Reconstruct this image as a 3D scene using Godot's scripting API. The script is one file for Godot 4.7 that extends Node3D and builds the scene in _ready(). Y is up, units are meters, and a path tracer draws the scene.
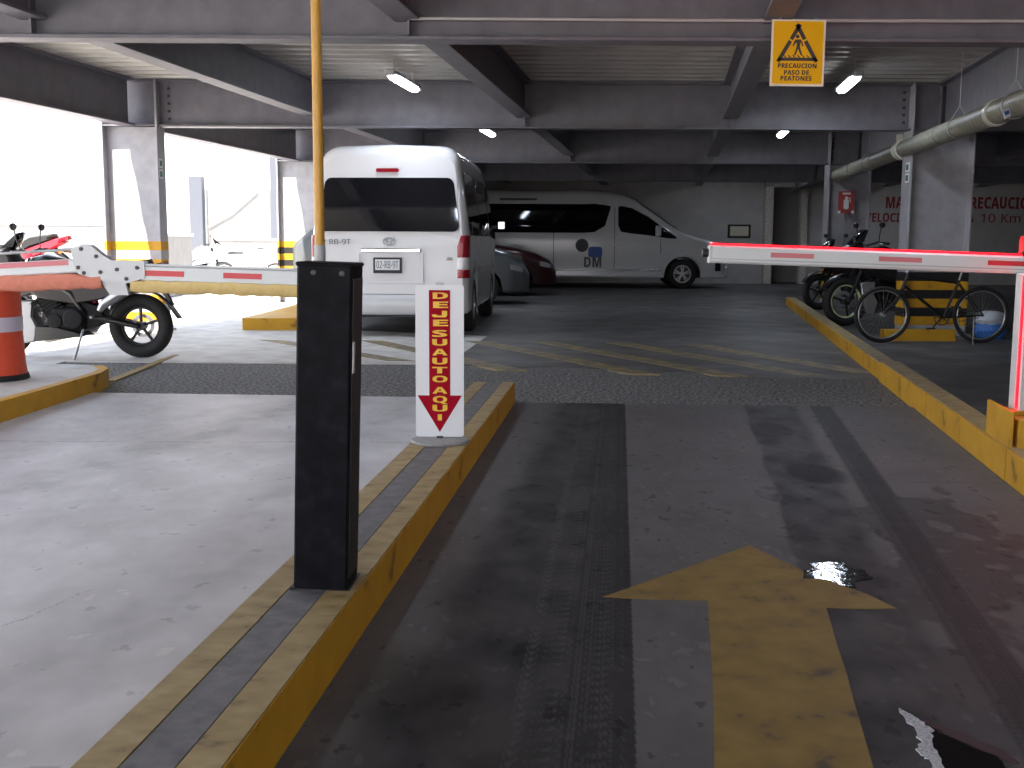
extends Node3D
# A car-park entrance under a steel frame: world x runs along the cross beams, -z is the way in, metres.
# The long lines of the building drift to the right by K for each metre of depth.
const K := 0.14

var M := {}
var taken := {}
var uv_on := false
var uv_box := Rect2()

func _ready() -> void:
	# ---------------------------------------------------------------- camera
	var cam := Camera3D.new()
	cam.name = "camera"
	cam.fov = rad_to_deg(2.0 * atan(384.0 / 1130.0))
	cam.position = Vector3(0, 1.15, 0)
	cam.basis = Basis(Vector3.RIGHT, -atan(144.0 / 1130.0)) * Basis(Vector3.BACK, deg_to_rad(0.3))
	cam.near = 0.05
	cam.far = 400.0
	add_child(cam)
	cam.current = true
	# ---------------------------------------------------------------- sky, sun, exposure
	var env := Environment.new()
	env.background_mode = Environment.BG_SKY
	var sm := ProceduralSkyMaterial.new()
	sm.sky_top_color = Color(0.80, 0.86, 0.95)
	sm.sky_horizon_color = Color(0.97, 0.97, 0.98)
	sm.ground_horizon_color = Color(0.80, 0.79, 0.78)
	sm.ground_bottom_color = Color(0.6, 0.59, 0.58)
	sm.sky_energy_multiplier = 1.6
	sm.ground_energy_multiplier = 1.0
	var sky := Sky.new()
	sky.sky_material = sm
	env.sky = sky
	env.tonemap_mode = Environment.TONE_MAPPER_LINEAR
	env.tonemap_exposure = 1.52
	env.sdfgi_enabled = true
	env.ssao_enabled = true
	env.ssil_enabled = true
	var we := WorldEnvironment.new()
	we.name = "world_environment"
	we.environment = env
	add_child(we)
	var sun := DirectionalLight3D.new()
	sun.name = "sun"
	sun.light_color = Color(1.0, 0.96, 0.9)
	sun.light_energy = 5.0
	sun.light_angular_distance = 0.6
	sun.shadow_enabled = true
	sun.sky_mode = DirectionalLight3D.SKY_MODE_LIGHT_ONLY
	add_child(sun)
	sun.look_at_from_position(Vector3.ZERO, Vector3(0.2, -0.88, -0.42), Vector3.UP)
	# ---------------------------------------------------------------- scene
	make_materials()
	build_floor()
	build_frame()
	build_walls()
	build_outside()
	build_kerbs()
	build_lamps()
	build_van_rear()
	build_van_side()
	build_cars()
	build_island_things()
	build_barriers()
	build_hanging()
	build_left_things()
	build_right_things()

# ==================================================================== helpers
func numbered(parent: Node, called: String) -> String:
	var key := str(parent.get_instance_id()) + "/" + called
	var n: int = taken.get(key, 0)
	taken[key] = n + 1
	return called if n == 0 else "%s_%03d" % [called, n]

func tag(o: Node, label: String, category := "", group := "", kind := "") -> void:
	if label: o.set_meta("label", label)
	if category: o.set_meta("category", category)
	if group: o.set_meta("group", group)
	if kind: o.set_meta("kind", kind)

func thing(called: String, label: String, category: String, at := Vector3.ZERO, turn := 0.0, group := "", kind := "") -> Node3D:
	var o := Node3D.new()
	o.name = numbered(self, called)
	add_child(o)
	o.position = at
	o.rotation.y = turn
	tag(o, label, category, group, kind)
	return o

func begin() -> SurfaceTool:
	var s := SurfaceTool.new()
	s.begin(Mesh.PRIMITIVE_TRIANGLES)
	return s

func obj(called: String, s: SurfaceTool, m: Material, parent: Node = self, label := "") -> MeshInstance3D:
	s.generate_normals()
	return put(called, s.commit(), m, parent, label)

func put(called: String, mesh: Mesh, m: Material, parent: Node = self, label := "") -> MeshInstance3D:
	var o := MeshInstance3D.new()
	o.name = numbered(parent, called)
	o.mesh = mesh
	if m: o.material_override = m
	parent.add_child(o)
	if label: o.set_meta("label", label)
	return o

func copy_of(src: Node3D, at: Vector3, turn: float, label := "") -> Node3D:
	var c: Node3D = src.duplicate()
	c.name = numbered(self, String(src.name).rstrip("0123456789").trim_suffix("_"))
	add_child(c)
	c.position = at
	c.rotation.y = turn
	if label: c.set_meta("label", label)
	return c

func vert(s: SurfaceTool, p: Vector3) -> void:
	if uv_on:
		s.set_uv(Vector2((p.x - uv_box.position.x) / uv_box.size.x, (p.z - uv_box.position.y) / uv_box.size.y))
	s.add_vertex(p)

# a, b, c counter-clockwise seen from outside
func tri(s: SurfaceTool, a: Vector3, b: Vector3, c: Vector3) -> void:
	vert(s, a); vert(s, c); vert(s, b)

func quad(s: SurfaceTool, a: Vector3, b: Vector3, c: Vector3, d: Vector3) -> void:
	tri(s, a, b, c); tri(s, a, c, d)

# chamfered box
func box(s: SurfaceTool, c: Vector3, size: Vector3, b := Basis(), bev := 0.0) -> void:
	s.set_smooth_group(-1)
	var h := size * 0.5
	var r := minf(bev, minf(h.x, minf(h.y, h.z)) * 0.9)
	var dirs := [Vector3.RIGHT, Vector3.UP, Vector3.BACK]
	for a in 3:
		var u: Vector3 = dirs[(a + 1) % 3]
		var v: Vector3 = dirs[(a + 2) % 3]
		var w: Vector3 = dirs[a]
		var hu: float = (h * u).length()
		var hv: float = (h * v).length()
		var hw: float = (h * w).length()
		for sg in [-1.0, 1.0]:
			var o: Vector3 = w * hw * sg
			var uu: Vector3 = u * (hu - r)
			var vv: Vector3 = v * (hv - r)
			var p := [o - uu - vv, o + uu - vv, o + uu + vv, o - uu + vv]
			if sg < 0: p.reverse()
			quad(s, c + b * p[0], c + b * p[1], c + b * p[2], c + b * p[3])
		if r > 0.0:
			# the four chamfers that run along w
			for q in [[1.0, 1.0], [-1.0, 1.0], [-1.0, -1.0], [1.0, -1.0]]:
				var e1: Vector3 = u * hu * q[0] + v * (hv - r) * q[1]
				var e2: Vector3 = u * (hu - r) * q[0] + v * hv * q[1]
				var l: Vector3 = w * (hw - r)
				var pts := [e1 - l, e1 + l, e2 + l, e2 - l]
				if q[0] * q[1] > 0: pts.reverse()
				quad(s, c + b * pts[0], c + b * pts[1], c + b * pts[2], c + b * pts[3])
	if r > 0.0:
		for x in [-1.0, 1.0]:
			for y in [-1.0, 1.0]:
				for z in [-1.0, 1.0]:
					var p1 := Vector3(h.x * x, (h.y - r) * y, (h.z - r) * z)
					var p2 := Vector3((h.x - r) * x, h.y * y, (h.z - r) * z)
					var p3 := Vector3((h.x - r) * x, (h.y - r) * y, h.z * z)
					if x * y * z > 0: tri(s, c + b * p1, c + b * p2, c + b * p3)
					else: tri(s, c + b * p1, c + b * p3, c + b * p2)

func bx(called: String, c: Vector3, size: Vector3, m: Material, parent: Node = self, bev := 0.0, b := Basis(), label := "") -> MeshInstance3D:
	var s := begin()
	box(s, c, size, b, bev)
	return obj(called, s, m, parent, label)

# rings of equal length; counter-clockwise seen from the end they run towards
func loft(s: SurfaceTool, rings: Array, closed := true, cap0 := true, cap1 := true, group := 0) -> void:
	var n: int = rings[0].size()
	s.set_smooth_group(group)
	for i in rings.size() - 1:
		var a = rings[i]
		var b = rings[i + 1]
		for j in (n if closed else n - 1):
			var k: int = (j + 1) % n
			if a[j].is_equal_approx(a[k]) and b[j].is_equal_approx(b[k]): continue
			quad(s, a[j], a[k], b[k], b[j])
	s.set_smooth_group(-1)
	if cap0: fan(s, rings[0], true)
	if cap1: fan(s, rings[-1], false)

func fan(s: SurfaceTool, ring, flip: bool) -> void:
	var c := Vector3.ZERO
	for p in ring: c += p
	c /= ring.size()
	for j in ring.size():
		var a: Vector3 = ring[j]
		var b: Vector3 = ring[(j + 1) % ring.size()]
		if a.is_equal_approx(b): continue
		if flip: tri(s, c, b, a)
		else: tri(s, c, a, b)

func tube(s: SurfaceTool, pts: Array, rad, seg := 8, caps := true) -> void:
	var rings := []
	var up := Vector3.UP
	for i in pts.size():
		var t: Vector3
		if i == 0: t = pts[1] - pts[0]
		elif i == pts.size() - 1: t = pts[i] - pts[i - 1]
		else: t = (pts[i + 1] - pts[i]).normalized() + (pts[i] - pts[i - 1]).normalized()
		t = t.normalized()
		if i == 0 and absf(t.dot(up)) > 0.95: up = Vector3.RIGHT
		var u := up.cross(t).normalized()
		var v := t.cross(u).normalized()
		up = v
		var r: float = rad[i] if rad is Array else rad
		var ring := []
		for j in seg:
			var a := TAU * j / seg
			ring.append(pts[i] + (u * cos(a) + v * sin(a)) * r)
		rings.append(ring)
	loft(s, rings, true, caps, caps)

func tb(called: String, pts: Array, rad, m: Material, parent: Node = self, seg := 8, label := "") -> MeshInstance3D:
	var s := begin()
	tube(s, pts, rad, seg)
	return obj(called, s, m, parent, label)

# profile of (radius, height) points, bottom to top on the outside, turned about the local y axis
func lathe(s: SurfaceTool, prof: Array, seg := 24, xf := Transform3D(), sharp := 0.6) -> void:
	var group := 1
	for i in prof.size() - 1:
		var p: Vector2 = prof[i]
		var q: Vector2 = prof[i + 1]
		if i > 0 and absf((p - prof[i - 1]).angle_to(q - p)) > sharp: group += 1
		s.set_smooth_group(group)
		for j in seg:
			var a := TAU * j / seg
			var b := TAU * (j + 1) / seg
			var c1 := Vector3(cos(a), 0, -sin(a))
			var c2 := Vector3(cos(b), 0, -sin(b))
			if j == seg - 1: c2 = Vector3(1, 0, 0)
			if j == 0: c1 = Vector3(1, 0, 0)
			var p1 := xf * (c1 * p.x + Vector3.UP * p.y)
			var p2 := xf * (c2 * p.x + Vector3.UP * p.y)
			var q1 := xf * (c1 * q.x + Vector3.UP * q.y)
			var q2 := xf * (c2 * q.x + Vector3.UP * q.y)
			if p.x > 0.0001: tri(s, p1, p2, q2 if q.x > 0.0001 else q1)
			if q.x > 0.0001: tri(s, p1, q2, q1)

func lt(called: String, prof: Array, m: Material, parent: Node = self, seg := 24, xf := Transform3D(), label := "") -> MeshInstance3D:
	var s := begin()
	lathe(s, prof, seg, xf)
	return obj(called, s, m, parent, label)

# polygon in the local xy plane, pushed from z0 to z1
func prism(s: SurfaceTool, poly: PackedVector2Array, z0: float, z1: float, xf := Transform3D(), smooth := false) -> void:
	var p := poly
	if Geometry2D.is_polygon_clockwise(p):
		p = p.duplicate()
		p.reverse()
	var idx := Geometry2D.triangulate_polygon(p)
	var ccw := true
	if idx.size() >= 3:
		var a := p[idx[0]]; var b := p[idx[1]]; var c := p[idx[2]]
		ccw = (b - a).cross(c - a) > 0
	s.set_smooth_group(-1)
	for i in range(0, idx.size(), 3):
		var a := p[idx[i]]
		var b := p[idx[i + 1]] if ccw else p[idx[i + 2]]
		var c := p[idx[i + 2]] if ccw else p[idx[i + 1]]
		tri(s, xf * Vector3(a.x, a.y, z1), xf * Vector3(b.x, b.y, z1), xf * Vector3(c.x, c.y, z1))
		tri(s, xf * Vector3(a.x, a.y, z0), xf * Vector3(c.x, c.y, z0), xf * Vector3(b.x, b.y, z0))
	if smooth: s.set_smooth_group(3)
	# side signs depend on the winding, which is_polygon_clockwise reads with y down
	var area := 0.0
	for i in p.size(): area += p[i].cross(p[(i + 1) % p.size()])
	for i in p.size():
		var a := p[i]
		var b := p[(i + 1) % p.size()]
		if area < 0:
			var t := a
			a = b
			b = t
		quad(s, xf * Vector3(a.x, a.y, z0), xf * Vector3(b.x, b.y, z0), xf * Vector3(b.x, b.y, z1), xf * Vector3(a.x, a.y, z1))

func pr(called: String, poly: PackedVector2Array, z0: float, z1: float, m: Material, parent: Node = self, xf := Transform3D(), label := "") -> MeshInstance3D:
	var s := begin()
	prism(s, poly, z0, z1, xf)
	return obj(called, s, m, parent, label)

# a flat slab: polygon of (x, depth) points, from y0 to y1
func slab(s: SurfaceTool, poly: PackedVector2Array, y0: float, y1: float) -> void:
	prism(s, poly, y0, y1, Transform3D(Basis(Vector3(1, 0, 0), Vector3(0, 0, -1), Vector3(0, 1, 0)), Vector3.ZERO))

# rounded bodywork: a side outline in the local xy plane, pushed out along z and narrowed towards both sides
func puff(s: SurfaceTool, poly: PackedVector2Array, hw: float, shrink := 0.75, xf := Transform3D()) -> void:
	var c := Vector2.ZERO
	for p in poly: c += p
	c /= poly.size()
	var area := 0.0
	for i in poly.size(): area += poly[i].cross(poly[(i + 1) % poly.size()])
	var rings := []
	for l in [[-1.0, shrink], [-0.85, lerpf(shrink, 1.0, 0.5)], [-0.5, lerpf(shrink, 1.0, 0.85)], [0.0, 1.0], [0.5, lerpf(shrink, 1.0, 0.85)], [0.85, lerpf(shrink, 1.0, 0.5)], [1.0, shrink]]:
		var ring := []
		for p in poly:
			var q: Vector2 = c + (p - c) * l[1]
			ring.append(xf * Vector3(q.x, q.y, hw * l[0]))
		if area < 0: ring.reverse()
		rings.append(ring)
	loft(s, rings)

func pf(called: String, poly: PackedVector2Array, hw: float, m: Material, parent: Node, shrink := 0.75, xf := Transform3D(), label := "") -> MeshInstance3D:
	var s := begin()
	puff(s, poly, hw, shrink, xf)
	return obj(called, s, m, parent, label)

func lettering(text: String, height: float, m: Material, parent: Node, at: Vector3, b := Basis(), width := 0.0, called := "lettering", depth := 0.003, weight := 700) -> MeshInstance3D:
	var f := SystemFont.new()
	f.font_names = PackedStringArray(["Droid Sans"])
	f.font_weight = weight
	var fv := FontVariation.new()
	fv.base_font = f
	fv.variation_embolden = clampf((weight - 400) / 300.0, 0.0, 1.0) * 0.4
	var t := TextMesh.new()
	t.font = fv
	t.text = text
	t.font_size = 64
	t.pixel_size = height / 46.0
	t.depth = depth
	t.curve_step = 2.0
	var o := put(called, t, m, parent)
	var bs := b
	if width > 0.0:
		var w := t.get_aabb().size.x
		bs = b * Basis.from_scale(Vector3(width / w, 1, 1))
	o.transform = Transform3D(bs, at)
	return o

func circle(r: float, n := 24, c := Vector2.ZERO, ry := 0.0) -> PackedVector2Array:
	var p := PackedVector2Array()
	for i in n: p.append(c + Vector2(cos(TAU * i / n) * r, sin(TAU * i / n) * (ry if ry > 0 else r)))
	return p

func rrect(x0: float, y0: float, x1: float, y1: float, r: float, n := 4) -> PackedVector2Array:
	var p := PackedVector2Array()
	for q in [[x1 - r, y1 - r, 0.0], [x0 + r, y1 - r, PI / 2], [x0 + r, y0 + r, PI], [x1 - r, y0 + r, PI * 1.5]]:
		for i in n + 1:
			var a: float = q[2] + PI / 2 * i / n
			p.append(Vector2(q[0] + cos(a) * r, q[1] + sin(a) * r))
	return p

func pv(a: Array) -> PackedVector2Array:
	var p := PackedVector2Array()
	for q in a: p.append(Vector2(q[0], q[1]))
	return p

func ring_mesh(s: SurfaceTool, r: float, tr: float, xf := Transform3D(), seg := 28, ts := 8, flat := 1.0) -> void:
	var prof := []
	for i in ts + 1:
		var a := TAU * i / ts - PI
		prof.append(Vector2(r + cos(a) * tr, sin(a) * tr * flat))
	lathe(s, prof, seg, xf, 9.0)

# ==================================================================== materials
func lin(r: float, g: float, b: float) -> Color:
	return Color(r, g, b).linear_to_srgb()

func mat(c: Color, rough := 0.6, metal := 0.0) -> StandardMaterial3D:
	var m := StandardMaterial3D.new()
	m.albedo_color = c
	m.roughness = rough
	m.metallic = metal
	return m

func glow(c: Color, e: float, base := Color(0.9, 0.9, 0.9)) -> StandardMaterial3D:
	var m := mat(base, 0.5)
	m.emission_enabled = true
	m.emission = c
	m.emission_energy_multiplier = e
	return m

# mottled material: colours along a ramp of noise, in world space
func mottled(ramp: Array, freq: float, rough: float, size: float, sd: int, bump := 0.0, local := false, stretch := Vector3.ONE) -> StandardMaterial3D:
	var n := FastNoiseLite.new()
	n.seed = sd
	n.noise_type = FastNoiseLite.TYPE_SIMPLEX_SMOOTH
	n.frequency = freq
	n.fractal_octaves = 5
	n.fractal_gain = 0.55
	var g := Gradient.new()
	g.offsets = PackedFloat32Array()
	g.colors = PackedColorArray()
	var off := PackedFloat32Array()
	var col := PackedColorArray()
	for r in ramp:
		off.append(r[0])
		col.append(r[1])
	g.offsets = off
	g.colors = col
	var t := NoiseTexture2D.new()
	t.width = 512
	t.height = 512
	t.seamless = true
	t.noise = n
	t.color_ramp = g
	var m := StandardMaterial3D.new()
	m.albedo_texture = t
	m.roughness = rough
	m.uv1_triplanar = true
	m.uv1_world_triplanar = not local
	m.uv1_scale = stretch / size
	if bump > 0.0:
		var nn := NoiseTexture2D.new()
		nn.width = 512
		nn.height = 512
		nn.seamless = true
		nn.as_normal_map = true
		nn.bump_strength = bump
		nn.noise = n
		m.normal_enabled = true
		m.normal_texture = nn
	return m

func make_materials() -> void:
	M.steel = mottled([[0.0, lin(0.112, 0.108, 0.128)], [0.5, lin(0.138, 0.133, 0.156)], [1.0, lin(0.165, 0.16, 0.185)]], 0.012, 0.55, 1.7, 3)
	M.deck = mottled([[0.0, lin(0.3, 0.29, 0.275)], [0.5, lin(0.38, 0.37, 0.35)], [1.0, lin(0.46, 0.45, 0.43)]], 0.008, 0.4, 3.0, 5)
	M.deck.metallic = 0.2
	M.bolt = mat(lin(0.06, 0.055, 0.06), 0.5, 0.5)
	M.column = mottled([[0.0, lin(0.28, 0.275, 0.3)], [0.5, lin(0.33, 0.325, 0.35)], [1.0, lin(0.37, 0.365, 0.39)]], 0.012, 0.5, 1.5, 4)
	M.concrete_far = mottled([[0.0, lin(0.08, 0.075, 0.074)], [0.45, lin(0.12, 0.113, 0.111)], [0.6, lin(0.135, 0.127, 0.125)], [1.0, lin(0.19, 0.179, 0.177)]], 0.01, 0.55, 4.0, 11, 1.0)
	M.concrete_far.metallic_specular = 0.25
	M.pavement = mottled([[0.0, lin(0.42, 0.4, 0.38)], [0.5, lin(0.55, 0.53, 0.5)], [1.0, lin(0.66, 0.64, 0.6)]], 0.012, 0.7, 2.5, 12, 1.0)
	M.outside_ground = mottled([[0.0, lin(0.6, 0.57, 0.54)], [1.0, lin(0.74, 0.71, 0.68)]], 0.012, 0.8, 4.0, 13)
	M.rough = mottled([[0.0, lin(0.04, 0.038, 0.038)], [0.42, lin(0.11, 0.105, 0.105)], [0.58, lin(0.2, 0.195, 0.19)], [1.0, lin(0.42, 0.41, 0.4)]], 0.07, 0.9, 1.5, 14, 8.0)
	M.wall = mottled([[0.0, lin(0.44, 0.42, 0.42)], [1.0, lin(0.56, 0.54, 0.53)]], 0.01, 0.8, 4.0, 15)
	M.stone = mottled([[0.0, lin(0.3, 0.26, 0.2)], [0.4, lin(0.55, 0.5, 0.43)], [0.6, lin(0.8, 0.75, 0.68)], [1.0, lin(0.88, 0.85, 0.8)]], 0.06, 0.7, 1.2, 16)
	M.plaster = mottled([[0.0, lin(0.72, 0.71, 0.70)], [1.0, lin(0.82, 0.81, 0.80)]], 0.01, 0.8, 5.0, 17)
	M.yellow = mottled([[0.0, lin(0.16, 0.08, 0.004)], [0.22, lin(0.5, 0.255, 0.006)], [0.7, lin(0.58, 0.3, 0.008)], [1.0, lin(0.62, 0.33, 0.012)]], 0.01, 0.6, 1.6, 18, 0.4)
	M.yellow_worn = mottled([[0.0, lin(0.13, 0.09, 0.04)], [0.28, lin(0.29, 0.2, 0.085)], [0.6, lin(0.35, 0.25, 0.11)], [1.0, lin(0.42, 0.32, 0.17)]], 0.014, 0.7, 1.2, 19, 0.6, false, Vector3(1, 1, 1.5))
	M.hatch = mottled([[0.0, lin(0.1, 0.09, 0.08)], [0.4, lin(0.15, 0.12, 0.07)], [0.6, lin(0.25, 0.18, 0.075)], [1.0, lin(0.32, 0.24, 0.11)]], 0.02, 0.6, 2.0, 20)
	M.island_grey = mottled([[0.0, lin(0.1, 0.092, 0.095)], [1.0, lin(0.2, 0.185, 0.19)]], 0.02, 0.7, 0.9, 21, 1.0)
	M.groove = mat(lin(0.02, 0.018, 0.018), 0.9)
	M.black_metal = mottled([[0.0, lin(0.006, 0.006, 0.007)], [0.6, lin(0.01, 0.0095, 0.012)], [1.0, lin(0.02, 0.02, 0.023)]], 0.02, 0.42, 0.8, 22, 0.2)
	M.black_metal.metallic_specular = 0.12
	M.black = mat(lin(0.012, 0.012, 0.013), 0.45)
	M.rubber = mat(lin(0.014, 0.013, 0.013), 0.75)
	M.plastic = mat(lin(0.02, 0.02, 0.022), 0.4)
	M.white_sign = mat(lin(0.78, 0.78, 0.8), 0.4)
	M.sign_red = mat(lin(0.36, 0.006, 0.02), 0.75)
	M.sign_red.metallic_specular = 0.2
	M.sign_yellow = mat(lin(0.85, 0.5, 0.03), 0.4)
	M.caution_yellow = mat(lin(0.74, 0.42, 0.008), 0.6)
	M.caution_yellow.metallic_specular = 0.2
	M.cream = mat(lin(0.7, 0.64, 0.5), 0.5)
	M.ink = mat(lin(0.025, 0.015, 0.01), 0.5)
	M.paint_white = mat(lin(0.68, 0.67, 0.68), 0.25)
	M.paint_white.clearcoat_enabled = true
	M.paint_white.clearcoat = 0.6
	M.paint_white.clearcoat_roughness = 0.08
	M.paint_silver = mat(lin(0.09, 0.095, 0.1), 0.3, 0.2)
	M.paint_maroon = mat(lin(0.025, 0.003, 0.004), 0.3)
	M.glass_dark = mat(lin(0.008, 0.008, 0.01), 0.04)
	M.chrome = mat(lin(0.75, 0.75, 0.76), 0.12, 1.0)
	M.alloy = mat(lin(0.5, 0.5, 0.51), 0.3, 0.8)
	M.grey_metal = mat(lin(0.42, 0.42, 0.43), 0.4, 0.3)
	M.lens_red = mat(lin(0.27, 0.006, 0.016), 0.2)
	M.lens_clear = mat(lin(0.7, 0.68, 0.68), 0.15)
	M.gap = mat(lin(0.03, 0.03, 0.03), 0.8)
	M.print_grey = mat(lin(0.1, 0.1, 0.11), 0.6)
	M.print_blue = mat(lin(0.03, 0.11, 0.42), 0.4)
	M.wall_red = mat(lin(0.3, 0.03, 0.03), 0.8)
	M.orange = mottled([[0.0, lin(0.62, 0.07, 0.03)], [1.0, lin(0.78, 0.1, 0.045)]], 0.02, 0.5, 0.8, 23)
	M.reflective = mat(lin(0.62, 0.56, 0.66), 0.3)
	M.boom_white = mat(lin(0.62, 0.63, 0.63), 0.4)
	M.boom_red = mat(lin(0.55, 0.03, 0.04), 0.35)
	M.foam_pink = mottled([[0.0, lin(0.5, 0.16, 0.1)], [1.0, lin(0.62, 0.22, 0.15)]], 0.02, 0.8, 0.5, 24, 1.0)
	M.foam_yellow = mottled([[0.0, lin(0.52, 0.36, 0.13)], [1.0, lin(0.64, 0.47, 0.2)]], 0.02, 0.8, 0.5, 25, 1.0)
	M.pole = mottled([[0.0, lin(0.36, 0.17, 0.02)], [0.5, lin(0.5, 0.26, 0.035)], [1.0, lin(0.6, 0.33, 0.06)]], 0.03, 0.45, 0.4, 26, 0.0, false, Vector3(6, 0.5, 6))
	M.tape = mat(lin(0.35, 0.35, 0.36), 0.5)
	M.pvc = mottled([[0.0, lin(0.1, 0.095, 0.075)], [0.5, lin(0.2, 0.195, 0.155)], [1.0, lin(0.3, 0.295, 0.24)]], 0.02, 0.45, 0.9, 27)
	M.pvc_pale = mat(lin(0.55, 0.54, 0.47), 0.4)
	M.moto_red = mat(lin(0.5, 0.02, 0.04), 0.25)
	M.moto_brown = mat(lin(0.02, 0.014, 0.014), 0.4)
	M.moto_black = mat(lin(0.012, 0.011, 0.012), 0.28)
	M.seat = mat(lin(0.014, 0.013, 0.014), 0.55)
	M.rim_green = mat(lin(0.55, 0.66, 0.35), 0.4)
	M.belly_grey = mat(lin(0.3, 0.3, 0.31), 0.35, 0.3)
	M.orange_lens = mat(lin(0.6, 0.15, 0.02), 0.2)
	M.led_red = glow(Color(1.0, 0.03, 0.08), 5.0, Color(0.6, 0.05, 0.08))
	M.lamp_red = mat(lin(0.6, 0.015, 0.03), 0.15)
	M.lamp_glow = glow(Color(0.96, 0.98, 1.0), 10.0)
	M.housing = mat(lin(0.35, 0.35, 0.36), 0.5)
	M.green_sticker = mat(lin(0.03, 0.14, 0.07), 0.5)
	M.bag_blue = mat(lin(0.04, 0.16, 0.5), 0.5)
	M.bag_white = mat(lin(0.6, 0.62, 0.68), 0.5)
	M.water = mat(lin(0.02, 0.02, 0.022), 0.05)
	var wn := FastNoiseLite.new()
	wn.frequency = 0.02
	var wt := NoiseTexture2D.new()
	wt.noise = wn
	wt.seamless = true
	wt.as_normal_map = true
	wt.bump_strength = 3.0
	M.water.normal_enabled = true
	M.water.normal_texture = wt
	M.water.normal_scale = 0.16
	M.water.uv1_triplanar = true
	M.water.uv1_world_triplanar = true
	M.water.uv1_scale = Vector3.ONE * 2.0
	M.mark_black = mat(lin(0.005, 0.005, 0.005), 0.7)
	M.mark_black.metallic_specular = 0.15
	M.mark_white = mottled([[0.0, lin(0.2, 0.2, 0.2)], [0.5, lin(0.5, 0.5, 0.52)], [1.0, lin(0.7, 0.7, 0.72)]], 0.08, 0.6, 0.5, 35)
	M.mark_red = mat(lin(0.05, 0.018, 0.02), 0.7)
	M.arrow = mottled([[0.0, lin(0.05, 0.038, 0.025)], [0.12, lin(0.1, 0.065, 0.025)], [0.24, lin(0.19, 0.115, 0.022)], [0.6, lin(0.24, 0.148, 0.026)], [1.0, lin(0.28, 0.18, 0.042)]], 0.022, 0.65, 1.9, 31, 0.6)
	M.pilaster = mat(lin(0.075, 0.082, 0.1), 0.9)
	M.notice_red = mat(lin(0.4, 0.06, 0.06), 0.7)
	M.wall_out = mottled([[0.0, lin(0.16, 0.155, 0.15)], [1.0, lin(0.2, 0.195, 0.19)]], 0.012, 0.8, 3.0, 32)
	M.base_grey = mottled([[0.0, lin(0.2, 0.19, 0.18)], [1.0, lin(0.36, 0.35, 0.34)]], 0.03, 0.5, 0.5, 33)
	M.boom_red_pale = mat(lin(0.58, 0.16, 0.18), 0.4)
	M.conduit = mat(lin(0.45, 0.44, 0.44), 0.4)
	M.engine = mat(lin(0.009, 0.009, 0.0095), 0.55)
	M.engine.metallic_specular = 0.3
	M.lamp_red_on = glow(Color(1.0, 0.02, 0.05), 0.9, Color(0.7, 0.05, 0.08))
	M.lens_dim = mat(lin(0.25, 0.25, 0.25), 0.2)

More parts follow.
